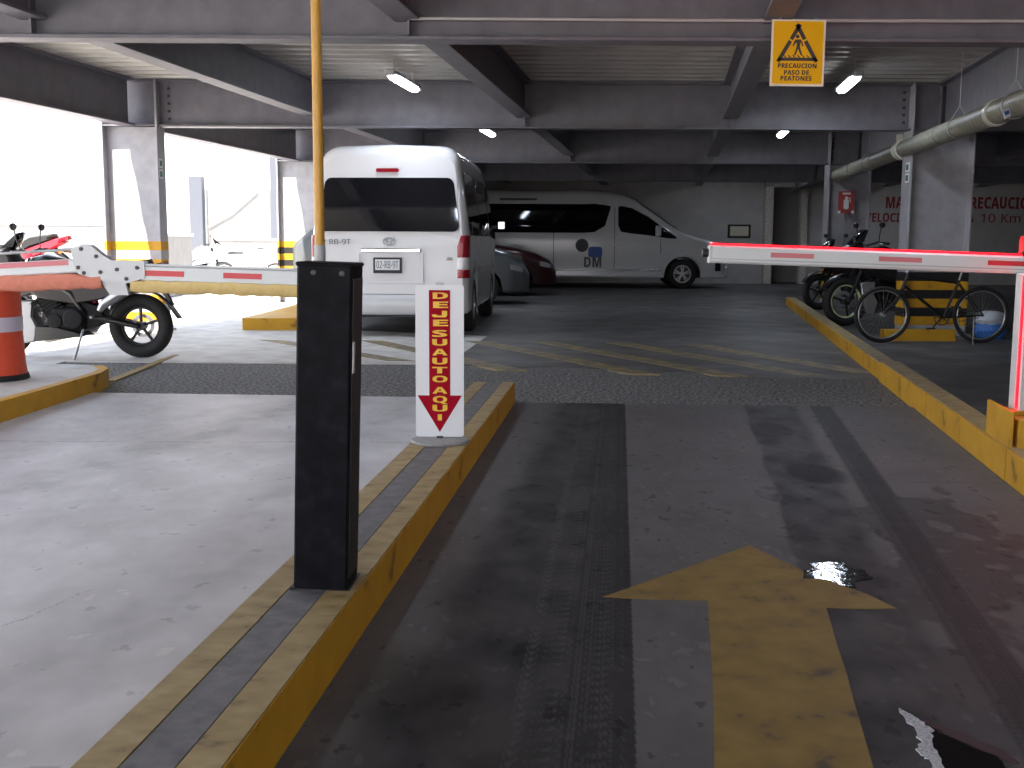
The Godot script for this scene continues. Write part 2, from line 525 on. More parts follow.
# ==================================================================== floor
func lane_texture(box2: Rect2, w: int, h: int, left: bool) -> ImageTexture:
	# concrete with rubber tracks, blots and specks, laid out in world metres
	var n1 := FastNoiseLite.new(); n1.seed = 41 if left else 61; n1.frequency = 0.006; n1.fractal_octaves = 5
	var n2 := FastNoiseLite.new(); n2.seed = 42; n2.frequency = 0.05; n2.fractal_octaves = 4
	var n3 := FastNoiseLite.new(); n3.seed = 43 if left else 63; n3.frequency = 0.02; n3.fractal_octaves = 3
	var a1 := n1.get_image(w, h, false, false, false).get_data()
	var a2 := n2.get_image(w, h, false, false, false).get_data()
	var a3 := n3.get_image(w, h, false, false, false).get_data()
	var data := PackedByteArray()
	data.resize(w * h * 3)
	var line := FastNoiseLite.new(); line.seed = 7; line.frequency = 9.0; line.fractal_octaves = 3
	var sA := []   # strengths of fine tread lines across the track
	for i in 256: sA.append(clampf(0.5 + line.get_noise_1d(i * 0.03) * 1.2, 0.0, 1.0))
	for j in h:
		var z := box2.position.y + box2.size.y * (j + 0.5) / h
		var d := -z
		for i in w:
			var x := box2.position.x + box2.size.x * (i + 0.5) / w
			var q := j * w + i
			var v1 := a1[q] / 255.0 - 0.5
			var v2 := a2[q] / 255.0 - 0.5
			var v3 := a3[q] / 255.0 - 0.5
			var c: Vector3
			if left:
				var l := 0.5 * (1.0 + 0.42 * v1 + 0.14 * v2 + 0.3 * v3)
				c = Vector3(l * 1.0, l * 0.955, l * 0.985)
				# worn wheel tracks: one along the lane, one swinging in from the side
				var u := x - 0.1 * d
				var t := smoothstep(0.3, 0.0, absf(u + 1.5 + 0.4 * v1)) * 0.3 + smoothstep(0.34, 0.0, absf(x + 3.15 - 0.33 * (d - 2.6) + 0.5 * v1)) * 0.38
				c *= 1.0 - t * clampf(0.55 + v3 * 2.0, 0.0, 1.0)
				# chips, flakes and hairline cracks
				if v2 > 0.23 and v3 > 0.08: c *= 0.74
				if v2 < -0.22 and v3 < -0.1 and v1 < 0.05: c = c.lerp(Vector3(0.7, 0.66, 0.62), 0.35)
				if absf(d - 6.35 - 0.12 * v1 - 0.02 * v2) < 0.006 and v3 > -0.1: c *= 0.5
				if absf(x + 2.1 - 0.5 * (d - 2.2) - 0.35 * v1 - 0.08 * v2) < 0.004 and d < 3.6: c *= 0.6
			else:
				var l := 0.13 * (1.0 + 0.4 * v1 + 0.2 * v2 + 0.3 * v3)
				c = Vector3(l * 1.02, l * 0.955, l * 0.945)
				var k := 0.0
				# wide rubbered zone whose right-hand edge is one straight tyre line
				var zr := 0.798 - (7.88 - d) * 0.0942
				var zl := 0.36 - (7.88 - d) * 0.135 + 0.22 * v1
				var inside := smoothstep(0.0, 0.02, zr - x) * smoothstep(-0.06, 0.1, x - zl)
				k = inside * clampf(0.66 + v3 * 0.7 + v1 * 0.4, 0.0, 0.9)
				var u1 := zr - x
				if u1 > 0.0 and u1 < 0.17: k = maxf(k, 0.8 + 0.12 * v3)
				if u1 > 0.0 and u1 < 0.3:
					# pale scratches along the line
					if sA[int(u1 * 800.0) % 256] > 0.78 and v3 > -0.16: k *= 0.6
				# two tracks that sweep across on the right-hand side
				var e0 := 1.555 - (7.45 - d) * 0.151 + 0.08 * v1
				var e1 := 1.959 - (7.45 - d) * 0.162 + 0.08 * v1
				k = maxf(k, smoothstep(0.0, 0.03, x - e0) * smoothstep(0.0, 0.08, e1 - x) * clampf(0.58 + v3 * 0.9, 0.2, 0.85))
				k = maxf(k, smoothstep(0.0, 0.2, 0.5 - Vector2((x - 1.5) / 0.36, (d - 5.55) / 0.7).length() + v1 * 0.3) * 0.9)
				k = maxf(k, smoothstep(0.0, 0.2, 0.5 - Vector2((x - 1.62) / 0.3, (d - 6.9) / 0.8).length() + v1 * 0.3) * 0.8)
				var b2 := 2.1 - 0.173 * (7.47 - d)
				var ub := x - b2
				if absf(ub) < 0.1: k = maxf(k, smoothstep(0.0, 0.03, 0.09 - absf(ub)) * (0.55 + 0.3 * sA[int((ub + 0.1) * 700.0) % 256]))
				# dark noise blots right of the first sweeping track, fading out with depth
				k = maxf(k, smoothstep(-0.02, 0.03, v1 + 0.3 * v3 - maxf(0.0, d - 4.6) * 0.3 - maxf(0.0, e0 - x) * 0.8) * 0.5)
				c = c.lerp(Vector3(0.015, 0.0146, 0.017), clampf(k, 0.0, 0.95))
				if v2 > 0.2 and v3 > 0.05: c *= 0.55
				if v2 < -0.2 and v3 < -0.02: c *= 1.35
				if absf(d - 5.35 - 0.08 * v1) < 0.007 and x > 0.75 and v3 > -0.05: c *= 0.6
			var o := Color(c.x, c.y, c.z).linear_to_srgb()
			data[q * 3] = int(clampf(o.r, 0, 1) * 255.0)
			data[q * 3 + 1] = int(clampf(o.g, 0, 1) * 255.0)
			data[q * 3 + 2] = int(clampf(o.b, 0, 1) * 255.0)
	return ImageTexture.create_from_image(Image.create_from_data(w, h, false, Image.FORMAT_RGB8, data))

func kerb_x(d: float) -> float: return 2.34 + (d - 5.05) * 0.17
func isl_l(d: float) -> float: return -0.836 + (d - 2.04) * 0.096
func isl_r(d: float) -> float: return isl_l(d) + 0.285

func build_floor() -> void:
	var fl := thing("floor", "grey concrete car park floor", "floor", Vector3.ZERO, 0, "", "structure")
	var bump := FastNoiseLite.new()
	bump.frequency = 0.03
	bump.fractal_octaves = 5
	for side in 2:
		var left := side == 0
		var r := Rect2(-4.2, -8.6, 5.2, 8.6) if left else Rect2(-1.0, -8.6, 4.4, 8.6)
		var m := mat(Color.WHITE, 0.5 if left else 0.55)
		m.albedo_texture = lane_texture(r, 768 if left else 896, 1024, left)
		m.metallic_specular = 0.35 if left else 0.22
		var nn := NoiseTexture2D.new()
		nn.width = 512; nn.height = 512; nn.seamless = true; nn.as_normal_map = true; nn.bump_strength = 1.2; nn.noise = bump
		m.normal_enabled = true
		m.normal_texture = nn
		m.normal_scale = 0.5
		m.uv1_scale = Vector3.ONE
		uv_on = true
		uv_box = r
		var s := begin()
		if left: slab(s, pv([[-4.2, 0.0], [isl_l(0), 0.0], [isl_l(8.0), 8.0], [isl_l(8.0) + 0.2, 8.0], [isl_l(8) + 0.2, 8.2], [-4.2, 8.45]]), -0.2, 0.0)
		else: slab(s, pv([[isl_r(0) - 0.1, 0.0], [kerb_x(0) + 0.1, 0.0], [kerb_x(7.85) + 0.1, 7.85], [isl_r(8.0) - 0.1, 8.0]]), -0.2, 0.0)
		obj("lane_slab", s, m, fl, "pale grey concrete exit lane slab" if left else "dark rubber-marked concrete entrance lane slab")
		uv_on = false
	# rough aggregate band across both lanes
	var s2 := begin()
	slab(s2, pv([[-4.2, 8.45], [isl_l(8) + 0.2, 8.2], [isl_l(8.0) + 0.2, 8.0], [isl_r(8.0) - 0.1, 8.0], [kerb_x(7.85) + 0.1, 7.85], [kerb_x(9.4) + 0.1, 9.4], [-0.6, 10.5], [-4.2, 10.55]]), -0.2, -0.012)
	obj("rough_band", s2, M.rough, fl, "rough pebbly band across both lanes")
	# pavement beyond and to the right
	var s3 := begin()
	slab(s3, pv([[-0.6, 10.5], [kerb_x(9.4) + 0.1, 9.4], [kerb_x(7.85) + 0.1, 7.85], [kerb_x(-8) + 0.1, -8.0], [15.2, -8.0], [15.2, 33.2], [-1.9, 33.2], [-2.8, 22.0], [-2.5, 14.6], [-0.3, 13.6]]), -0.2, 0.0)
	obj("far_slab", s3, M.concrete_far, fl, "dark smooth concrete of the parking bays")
	# pale slab inside the open side; its edge paints in the daylight falloff
	var s4 := begin()
	slab(s4, pv([[-4.2, 0.0], [-4.2, 10.55], [-0.6, 10.5], [-0.3, 13.6], [-2.5, 14.6], [-2.8, 22.0], [-1.9, 31.2], [-3.5, 31.2], [-6.6, 14.0], [-8.4, 0.0]]), -0.2, -0.002)
	obj("side_slab", s4, M.pavement, fl, "pale concrete along the open side, edge drawn where daylight falls off")
	var s5 := begin()
	slab(s5, pv([[-8.4, 0.0], [kerb_x(0) + 0.1, 0.0], [kerb_x(-8) + 0.1, -8.0], [-8.4, -8.0]]), -0.2, -0.001)
	obj("near_slab", s5, M.pavement, fl)
	# worn yellow arrow
	uv_on = false
	var s6 := begin()
	slab(s6, pv([[0.906, 4.19], [0.70, 3.97], [0.46, 3.72], [0.30, 3.555], [0.45, 3.535], [0.635, 3.525], [0.60, 3.30], [0.54, 2.90], [0.45, 2.36], [0.36, 1.85], [0.715, 1.85], [0.80, 2.36], [0.865, 2.72], [0.90, 2.9], [0.94, 3.14], [0.97, 3.3], [0.998, 3.46], [1.1, 3.45], [1.22, 3.455], [1.17, 3.6], [1.05, 3.79], [1.0, 3.93]]), -0.05, 0.002)
	obj("arrow_marking", s6, M.arrow, fl, "worn yellow straight-ahead arrow painted on the lane")
	# faded yellow hatching of the crossing
	var hs := begin()
	for q in [[-1.75, 12.9, -0.15, 10.0], [-0.55, 12.9, 1.0, 9.75], [0.2, 12.9, 1.75, 9.65], [1.05, 12.8, 2.45, 9.7], [1.9, 12.6, 3.0, 9.9], [-2.9, 12.9, -1.2, 10.7]]:
		slab(hs, pv([[q[0], q[1]], [q[0] + 0.28, q[1] - 0.05], [q[2] + 0.28, q[3]], [q[2], q[3] + 0.04]]), -0.05, 0.0025)
	var ho := obj("hatch_marking", hs, M.hatch, fl, "faded yellow diagonal stripes across the floor")
	ho.set_meta("kind", "stuff")
	# wet patches
	var rng := RandomNumberGenerator.new()
	rng.seed = 5
	for q in [[1.13, 3.82, 0.13, 0.15]]:
		var poly := PackedVector2Array()
		for i in 18:
			var a := TAU * i / 18
			var rr := rng.randf_range(0.55, 1.05)
			poly.append(Vector2(q[0] + cos(a) * q[2] * rr, q[1] + sin(a) * q[3] * rr))
		var ws := begin()
		slab(ws, poly, -0.02, 0.0035)
		obj("wet_patch", ws, M.water, fl, "small wet patch")
	for q in [["oil_stain", M.mark_black, [[1.0, 2.58], [1.04, 2.5], [1.09, 2.42], [1.1, 2.3], [1.05, 2.2], [0.96, 2.2], [0.95, 2.33], [0.965, 2.45]]], ["white_smear", M.mark_white, [[0.965, 2.68], [0.99, 2.62], [1.005, 2.56], [0.975, 2.5], [0.965, 2.4], [0.95, 2.3], [0.94, 2.22], [0.925, 2.3], [0.935, 2.4], [0.93, 2.45], [0.95, 2.5], [0.96, 2.58]]], ["red_stain", M.mark_red, [[1.0, 2.62], [1.06, 2.55], [1.12, 2.45], [1.13, 2.38], [1.085, 2.44], [1.04, 2.51], [1.0, 2.57]]]]:  # thin irregular patches in black, white and dull red
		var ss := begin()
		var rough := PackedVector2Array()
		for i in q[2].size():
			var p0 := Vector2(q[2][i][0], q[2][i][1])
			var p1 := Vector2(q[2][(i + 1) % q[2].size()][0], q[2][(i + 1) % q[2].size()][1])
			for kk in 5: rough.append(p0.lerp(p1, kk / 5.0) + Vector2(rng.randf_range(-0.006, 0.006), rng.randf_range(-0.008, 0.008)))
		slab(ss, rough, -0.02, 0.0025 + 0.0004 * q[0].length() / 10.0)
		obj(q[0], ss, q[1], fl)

# ==================================================================== steel frame
func ibeam(s: SurfaceTool, a: Vector3, b: Vector3, h: float, wf: float, tf := 0.025, tw := 0.016) -> void:
	# a, b: centre of the bottom flange's underside
	var t := (b - a).normalized()
	var side := t.cross(Vector3.UP).normalized()
	var bs := Basis(side, Vector3.UP, -t)
	var mid := (a + b) * 0.5
	var l := (b - a).length()
	box(s, mid + Vector3.UP * tf * 0.5, Vector3(wf, tf, l), bs, 0.003)
	box(s, mid + Vector3.UP * (h - tf * 0.5), Vector3(wf, tf, l), bs)
	box(s, mid + Vector3.UP * h * 0.5, Vector3(tw, h - tf * 2, l), bs)

func frame_x(x14: float, d: float) -> float: return x14 + K * (d - 14.14)

func build_frame() -> void:
	var nth := ["spanning above the lane mouth", "first inside, carrying the caution board", "above the rear of the parked white van", "beyond the white van", "in the dark before the back wall"]
	var ds := [1.75, 8.02, 14.14, 20.3, 26.4]
	for i in ds.size():
		var d: float = ds[i]
		var t := thing("cross_beam", "grey steel cross beam " + nth[i], "beam", Vector3(0, 2.5, -d), 0, "steel cross beams under the deck", "structure")
		var xl := frame_x(-4.67, d)
		var s := begin()
		ibeam(s, Vector3(xl, 0, 0), Vector3(15.0, 0, 0), 0.56, 0.2)
		obj("beam_section", s, M.steel, t)
		# stiffeners where the joists meet the web
		for x in [-2.43, 0.14, 2.66, 5.2, 7.7, 10.2]:
			bx("stiffener", Vector3(frame_x(x, d), 0.28, 0.055), Vector3(0.014, 0.5, 0.09), M.steel, t)
		# splice plates and bolts by the columns
		for q in [[-4.67, 1.0], [5.23, -1.0]]:
			for row in 5:
				for face in [0.02]:
					bx("bolt", Vector3(frame_x(q[0], d) + q[1] * 0.46, 0.1 + 0.09 * row, face), Vector3(0.03, 0.03, 0.03), M.bolt, t, 0.006)
	# joists, bay by bay
	var bays := [[1.75, 8.02, "over the two barrier arms"], [8.02, 14.14, "between the caution board and the white van"], [14.14, 20.3, "above the parked white van"], [20.3, 26.4, "above the silver and maroon cars"], [26.4, 30.9, "against the back wall"]]
	var where := {-2.43: "next to the open side", 0.14: "over the island line", 2.66: "over the entrance lane", 7.7: "beyond the pipe-side columns", 10.2: "next to the far wall"}
	for bi in bays.size():
		var b0: float = bays[bi][0]
		var b1: float = bays[bi][1]
		for x in where:
			if x > 5.0 and bi < 2: continue
			var p := Vector3(frame_x(x, b0 + 0.02), 2.63, -b0 - 0.02)
			var q := Vector3(frame_x(x, b1 - 0.02), 2.63, -b1 + 0.02)
			var s := begin()
			ibeam(s, Vector3.ZERO, q - p, 0.43, 0.19)
			var o := obj("joist", s, M.steel)
			o.position = p
			tag(o, "grey steel joist %s, %s" % [bays[bi][2], where[x]], "joist", "steel joists between the cross beams", "structure")
		# deep beams over the column lines
		for x in [-4.67, 5.23]:
			var p := Vector3(frame_x(x, b0), 2.5, -b0 - 0.17)
			var q := Vector3(frame_x(x, b1), 2.5, -b1 + 0.17)
			var s := begin()
			ibeam(s, Vector3.ZERO, q - p, 0.56, 0.2)
			var o := obj("edge_beam" if x < 0 else "line_beam", s, M.steel)
			o.position = p
			if x < 0: tag(o, "deep grey steel beam along the open side, " + bays[bi][2], "beam", "beams along the open side", "structure")
			else: tag(o, "deep grey steel beam over the pipe-side columns, " + bays[bi][2], "beam", "beams over the pipe-side columns", "structure")
	# columns
	var cols := [[-4.67, 8.02, 0.7], [-4.67, 14.14, 0.69], [-4.67, 20.3, 0.71], [-4.67, 26.4, 0.7], [5.23, 8.02, 0.75], [5.23, 14.14, 0.78], [5.06, 20.3, 0.75]]
	var lab := {1: "grey steel column with striped base behind the black motorcycle", 2: "grey steel column with striped base left of the white van's rear", 5: "grey steel column with striped base behind the leaning bicycle", 6: "dark grey steel column carrying the red fire extinguisher notice", 0: "grey steel column with striped base at the open side by the lane mouth", 3: "grey steel column at the open side in the far corner", 4: "grey steel column on the pipe side by the barrier post"}
	for i in cols.size():
		var c: Array = cols[i]
		if i == 4: continue
		var d: float = c[1]
		var w: float = c[2]
		var left: bool = c[0] < 0
		var x := frame_x(c[0], d)
		var t := thing("steel_column", lab[i], "column", Vector3(x, 0, -d), 0, "", "structure")
		var cm: Material = M.column
		bx("web", Vector3(0, 1.25, 0), Vector3(w - 0.05, 2.5, 0.02), cm, t)
		bx("web", Vector3(0, 2.79, 0), Vector3(w - 0.05, 0.57, 0.02), M.steel, t)
		for sg in [-1.0, 1.0]:
			bx("flange", Vector3(sg * (w / 2 - 0.0125), 1.53, 0), Vector3(0.025, 3.06, 0.3), cm, t, 0.003)
		bx("base_plate", Vector3(0, 0.012, 0), Vector3(w + 0.1, 0.024, 0.42), M.column, t, 0.004)
		bx("cap_plate", Vector3(0, 2.51, 0), Vector3(w - 0.05, 0.02, 0.28), M.steel, t)
		# stripes: painted wrap round the foot, one column's black bands paled as glare
		var y := 0.12
		var n := 0
		while y < (1.06 if left else 0.72):
			for sg in [-1.0, 1.0]:
				bx("yellow_band" if n % 2 == 0 else "glare_band" if i == 1 else "black_band", Vector3(sg * (w / 2 - 0.0125), y + 0.055, 0), Vector3(0.03, 0.11, 0.305), M.yellow if n % 2 == 0 else cm if i == 1 else M.black, t)
			bx("yellow_band" if n % 2 == 0 else "glare_band" if i == 1 else "black_band", Vector3(0, y + 0.055, 0), Vector3(w - 0.05, 0.11, 0.025), M.yellow if n % 2 == 0 else cm if i == 1 else M.black, t)
			y += 0.11
			n += 1
		# small green notices
		if i == 1 or i == 5:
			var sx := 1.0 if left else -1.0
			for k in 2:
				var st := bx("notice", Vector3(sx * (w / 2 + 0.002), 2.06 - 0.13 * k, 0.05), Vector3(0.004, 0.11, 0.13), M.white_sign, t)
				bx("notice_symbol", Vector3(sx * (w / 2 + 0.005), 2.06 - 0.13 * k, 0.05), Vector3(0.002, 0.07, 0.09), M.green_sticker, st)
	# corrugated deck: ribs along x
	var ds2 := begin()
	var z := 4.4
	var prof := []
	while z > -31.0:
		for q in [[0.0, 3.06], [0.1, 3.06], [0.135, 3.135], [0.27, 3.135], [0.305, 3.06]]:
			if q[0] == 0.305: continue
			prof.append(Vector2(z - q[0], q[1]))
		z -= 0.305
	ds2.set_smooth_group(-1)
	for i in prof.size() - 1:
		var a: Vector2 = prof[i]
		var b: Vector2 = prof[i + 1]
		quad(ds2, Vector3(frame_x(-4.85, -a.x), a.y, a.x), Vector3(frame_x(-4.85, -b.x), b.y, b.x), Vector3(15.2, b.y, b.x), Vector3(15.2, a.y, a.x))
	var ce := thing("ceiling", "ribbed galvanised metal deck overhead", "ceiling", Vector3.ZERO, 0, "", "structure")
	obj("metal_deck", ds2, M.deck, ce)
	var ss := begin()
	slab(ss, pv([[frame_x(-4.85, -4.4), -4.4], [15.2, -4.4], [15.2, 31.0], [frame_x(-4.85, 31), 31.0]]), 3.136, 3.3)
	obj("topping", ss, M.wall, ce)

func build_walls() -> void:
	# back wall with a doorway between two stone jambs
	var wb := thing("wall_back", "dull grey painted wall with red lettering", "wall", Vector3(0, 0, -31.0), 0, "", "structure")
	bx("wall_panel", Vector3(2.2, 1.55, -0.1), Vector3(9.2, 3.1, 0.2), M.wall, wb)
	bx("wall_panel", Vector3(11.55, 1.55, -0.1), Vector3(7.3, 3.1, 0.2), M.wall, wb)
	bx("lintel", Vector3(7.4, 2.85, -0.1), Vector3(1.1, 0.5, 0.2), M.wall, wb)
	bx("recess_wall", Vector3(7.4, 1.55, -1.5), Vector3(2.2, 3.1, 0.2), M.wall, wb)
	bx("recess_roof", Vector3(7.4, 3.15, -0.8), Vector3(2.4, 0.1, 1.7), M.wall, wb)
	for sx in [6.3, 8.5]: bx("recess_wall", Vector3(sx, 1.55, -0.8), Vector3(0.1, 3.1, 1.3), M.wall, wb)
	for jx in [[6.92, 0.22], [7.87, 0.18]]:
		bx("stone_jamb", Vector3(jx[0], 1.3, 0.02), Vector3(jx[1], 2.6, 0.28), M.stone, wb, 0.01)
	var z := 0.006
	lettering("MANEJE CON PRECAUCION", 0.30, M.wall_red, wb, Vector3(12.15, 2.2, z), Basis(), 4.1)
	lettering("VELOCIDAD MAXIMA A", 0.235, M.wall_red, wb, Vector3(11.03, 1.8, z), Basis(), 2.95, "lettering", 0.003, 580)
	lettering("10 Km X H", 0.235, M.wall_red, wb, Vector3(13.6, 1.8, z), Basis(), 1.8, "lettering", 0.003, 400)
	# small framed notice low on the wall behind the side-on van
	var nb := thing("notice_board", "small dark framed notice on the back wall above the van bonnet", "notice", Vector3(6.15, 1.42, -30.98))
	bx("frame", Vector3.ZERO, Vector3(0.62, 0.36, 0.03), M.black, nb, 0.005)
	bx("sheet", Vector3(0, 0, 0.017), Vector3(0.5, 0.26, 0.006), M.cream, nb)
	var wl := begin()  # added wall, out of view, to darken the rear bays
	slab(wl, pv([[frame_x(-4.8, 20.6), 20.6], [frame_x(-4.6, 20.6), 20.6], [frame_x(-4.6, 31.2), 31.2], [frame_x(-4.8, 31.2), 31.2]]), 0.0, 3.1)
	tag(obj("wall_left_added", wl, M.wall), "added unseen grey wall that keeps daylight from the far bays", "wall", "", "structure")
	var wr := bx("wall_right", Vector3(15.1, 1.55, -13.3), Vector3(0.2, 3.1, 35.4), M.wall)
	tag(wr, "grey wall closing the parking bays", "wall", "", "structure")
	var wn := bx("wall_front", Vector3(9.6, 1.55, 4.5), Vector3(11.0, 3.1, 0.2), M.wall)
	tag(wn, "grey wall beside the entrance", "wall", "", "structure")

func build_outside() -> void:
	var g := begin()
	slab(g, pv([[-60, -40.0], [-8.4, -40.0], [-8.4, 0.0], [-6.6, 14.0], [-3.5, 31.2], [-3.5, 70.0], [-60, 70.0]]), -0.25, -0.03)
	slab(g, pv([[-8.4, -40.0], [30, -40.0], [30, -8.0], [-8.4, -8.0]]), -0.25, -0.03)
	var go := obj("floor", g, M.outside_ground)
	tag(go, "sunlit concrete yard outside the open side", "ground", "", "structure")
	# pale house across the yard
	var h := thing("building", "white rendered building across the sunlit yard with grey pilasters", "building", Vector3(-14.0, 0, -44.0))
	bx("wall", Vector3(-6, 5, -2), Vector3(34, 10, 4), M.plaster, h)
	bx("pilaster", Vector3(1.9, 1.6, 0.2), Vector3(0.5, 3.8, 0.4), M.pilaster, h, 0.01)
	bx("pilaster", Vector3(5.0, 2.3, 0.2), Vector3(0.5, 5.2, 0.4), M.pilaster, h, 0.01)
	bx("wall_panel", Vector3(3.5, 1.5, 0.05), Vector3(2.5, 3.0, 0.1), M.wall_out, h, 0.01)
	tb("cable", [Vector3(2.3, 1.6, 0.16), Vector3(3.2, 2.2, 0.2), Vector3(4.2, 2.95, 0.16)], 0.03, M.grey_metal, h, 6)
	bx("pilaster", Vector3(-5.75, 5.3, 0.2), Vector3(0.24, 2.4, 0.4), M.pilaster, h, 0.01)
	# low grey wall behind the column
	var lw := thing("low_wall", "low grey rendered wall in the yard behind the open-side column", "wall", Vector3(-6.9, 0, -22.9), deg_to_rad(-86))
	bx("wall_panel", Vector3(0, 0.6, 0), Vector3(3.4, 1.2, 0.18), M.wall_out, lw, 0.01)
	bx("coping", Vector3(0, 1.22, 0), Vector3(3.5, 0.06, 0.24), M.pavement, lw, 0.01)
	var lw2 := thing("low_wall", "low pale wall in the yard near the parked white van", "wall", Vector3(-7.2, 0, -31.0))
	bx("wall_panel", Vector3(0, 0.55, 0), Vector3(1.7, 1.1, 0.2), M.wall_out, lw2, 0.01)
	bx("coping", Vector3(0, 1.12, 0), Vector3(1.8, 0.06, 0.26), M.pavement, lw2, 0.01)
	var fw := thing("low_wall", "long low wall across the yard behind the red motorcycle", "wall", Vector3(-15.0, 0, -33.0))
	bx("wall_panel", Vector3(0, 0.75, 0), Vector3(7.0, 1.5, 0.2), M.wall_out, fw, 0.01)
	bx("coping", Vector3(0, 1.53, 0), Vector3(7.1, 0.06, 0.26), M.pavement, fw, 0.01)

func build_kerbs() -> void:
	# long kerb on the right
	var kr := thing("kerb", "long yellow painted kerb dividing the lane from the parking bays", "kerb", Vector3.ZERO)
	var d := 0.4
	while d < 20.6:
		var e: float = minf(d + 1.0, 20.7)
		var h0 := 0.16 if d < 9.0 else 0.14
		var s := begin()
		slab(s, pv([[kerb_x(d), d + 0.004], [kerb_x(d) + 0.16, d + 0.004], [kerb_x(e) + 0.16, e - 0.004], [kerb_x(e), e - 0.004]]), -0.1, h0 - 0.004)
		obj("kerb_stone", s, M.yellow, kr)
		var s2 := begin()
		slab(s2, pv([[kerb_x(d) + 0.012, d + 0.006], [kerb_x(d) + 0.155, d + 0.006], [kerb_x(e) + 0.155, e - 0.006], [kerb_x(e) + 0.012, e - 0.006]]), h0 - 0.004, h0)
		obj("worn_top", s2, M.yellow_worn, kr)
		d = e
	# left pavement with its kerb, ending in a rounded nose
	var pv_ := thing("pavement", "raised pavement with yellow kerb where the orange drum stands", "pavement", Vector3.ZERO)
	var edge := [[-3.2, 0.4], [-3.2, 5.0], [-3.195, 7.0], [-3.15, 8.0], [-3.13, 8.55], [-3.18, 8.85], [-3.3, 9.05]]
	var s3 := begin()
	var poly := [[-4.9, 0.4]]
	for q in edge: poly.append([q[0] - 0.02, q[1]])
	poly.append([-3.6, 9.15])
	poly.append([-4.9, 9.2])
	slab(s3, pv(poly), -0.1, 0.128)
	obj("surface", s3, M.pavement, pv_)
	for i in edge.size() - 1:
		var a := Vector2(edge[i][0], edge[i][1])
		var b := Vector2(edge[i + 1][0], edge[i + 1][1])
		var nrm := (b - a).orthogonal().normalized() * 0.07
		if nrm.x > 0: nrm = -nrm
		var s4 := begin()
		slab(s4, PackedVector2Array([a, b, b + nrm, a + nrm]), -0.1, 0.132)
		obj("kerb_stone", s4, M.yellow, pv_)
	# yellow line that carries on flush with the floor
	var s5 := begin()
	slab(s5, pv([[-3.3, 9.1], [-3.22, 9.1], [-3.32, 11.2], [-3.38, 11.2]]), -0.02, 0.003)
	obj("edge_line", s5, M.yellow_worn, pv_)
	# island between the lanes
	var isl := thing("lane_island", "narrow raised island with yellow edges and grey centre strip", "kerb", Vector3.ZERO)
	var di := 0.4
	while di < 7.95:
		var e: float = minf(di + 1.26, 7.96)
		var gap := 0.002
		for q in [[0.0, 0.087, 0.15], [0.0905, 0.1965, 0.149], [0.2, 0.285, 0.15]]:
			var s := begin()
			slab(s, pv([[isl_l(di) + q[0], di + gap], [isl_l(di) + q[1], di + gap], [isl_l(e) + q[1], e - gap], [isl_l(e) + q[0], e - gap]]), -0.1, q[2])
			obj("edge_block" if q[2] > 0.1495 else "centre_strip", s, M.yellow_worn if q[2] > 0.1495 else M.island_grey, isl)
		var s6 := begin()
		slab(s6, pv([[isl_l(di) + 0.07, di], [isl_l(di) + 0.18, di], [isl_l(e) + 0.18, e], [isl_l(e) + 0.07, e]]), -0.1, 0.128)
		obj("joint_bed", s6, M.groove, isl)
		# painted side and end faces
		var s7 := begin()
		slab(s7, pv([[isl_r(di) - 0.002, di], [isl_r(di) + 0.004, di], [isl_r(e) + 0.004, e], [isl_r(e) - 0.002, e]]), -0.1, 0.146)
		obj("side_face", s7, M.yellow, isl)
		di = e
	# yellow kerb nose by the open side
	var kn := thing("kerb_nose", "yellow wedge-shaped kerb end in front of the far open-side column", "kerb", Vector3.ZERO)
	var s8 := begin()
	slab(s8, pv([[-3.42, 14.3], [-2.72, 14.35], [-2.72, 17.6], [-3.33, 17.6]]), -0.1, 0.15)
	obj("kerb_stone", s8, M.yellow, kn)
	# wheel stop by the bicycle
	var wsx := thing("wheel_stop", "low yellow concrete wheel stop under the leaning bicycle", "wheel stop", Vector3(4.78, 0, -13.3))
	var s10 := begin()
	prism(s10, pv([[-0.09, 0], [0.09, 0], [0.065, 0.13], [-0.065, 0.13]]), -0.42, 0.42, Transform3D(Basis(Vector3.UP, PI / 2), Vector3.ZERO))
	obj("body", s10, M.yellow, wsx)

# ==================================================================== vehicles
# A vehicle's local frame: +z runs from the tail (0) to the nose (length), x across, y up.
func curve_at(c: Array, z: float) -> float:
	if z <= c[0][0]: return c[0][1]
	for i in c.size() - 1:
		if z <= c[i + 1][0]:
			var t: float = (z - c[i][0]) / maxf(c[i + 1][0] - c[i][0], 0.0001)
			return lerpf(c[i][1], c[i + 1][1], t)
	return c[-1][1]

func body_bottom(v: Dictionary, z: float) -> float:
	var y: float = v.bottom
	for ax in v.axles:
		var dz := absf(z - ax)
		if dz < v.arch: y = maxf(y, sqrt(v.arch * v.arch - dz * dz) * 0.97 + v.wheel_r * 0.98)
	return y

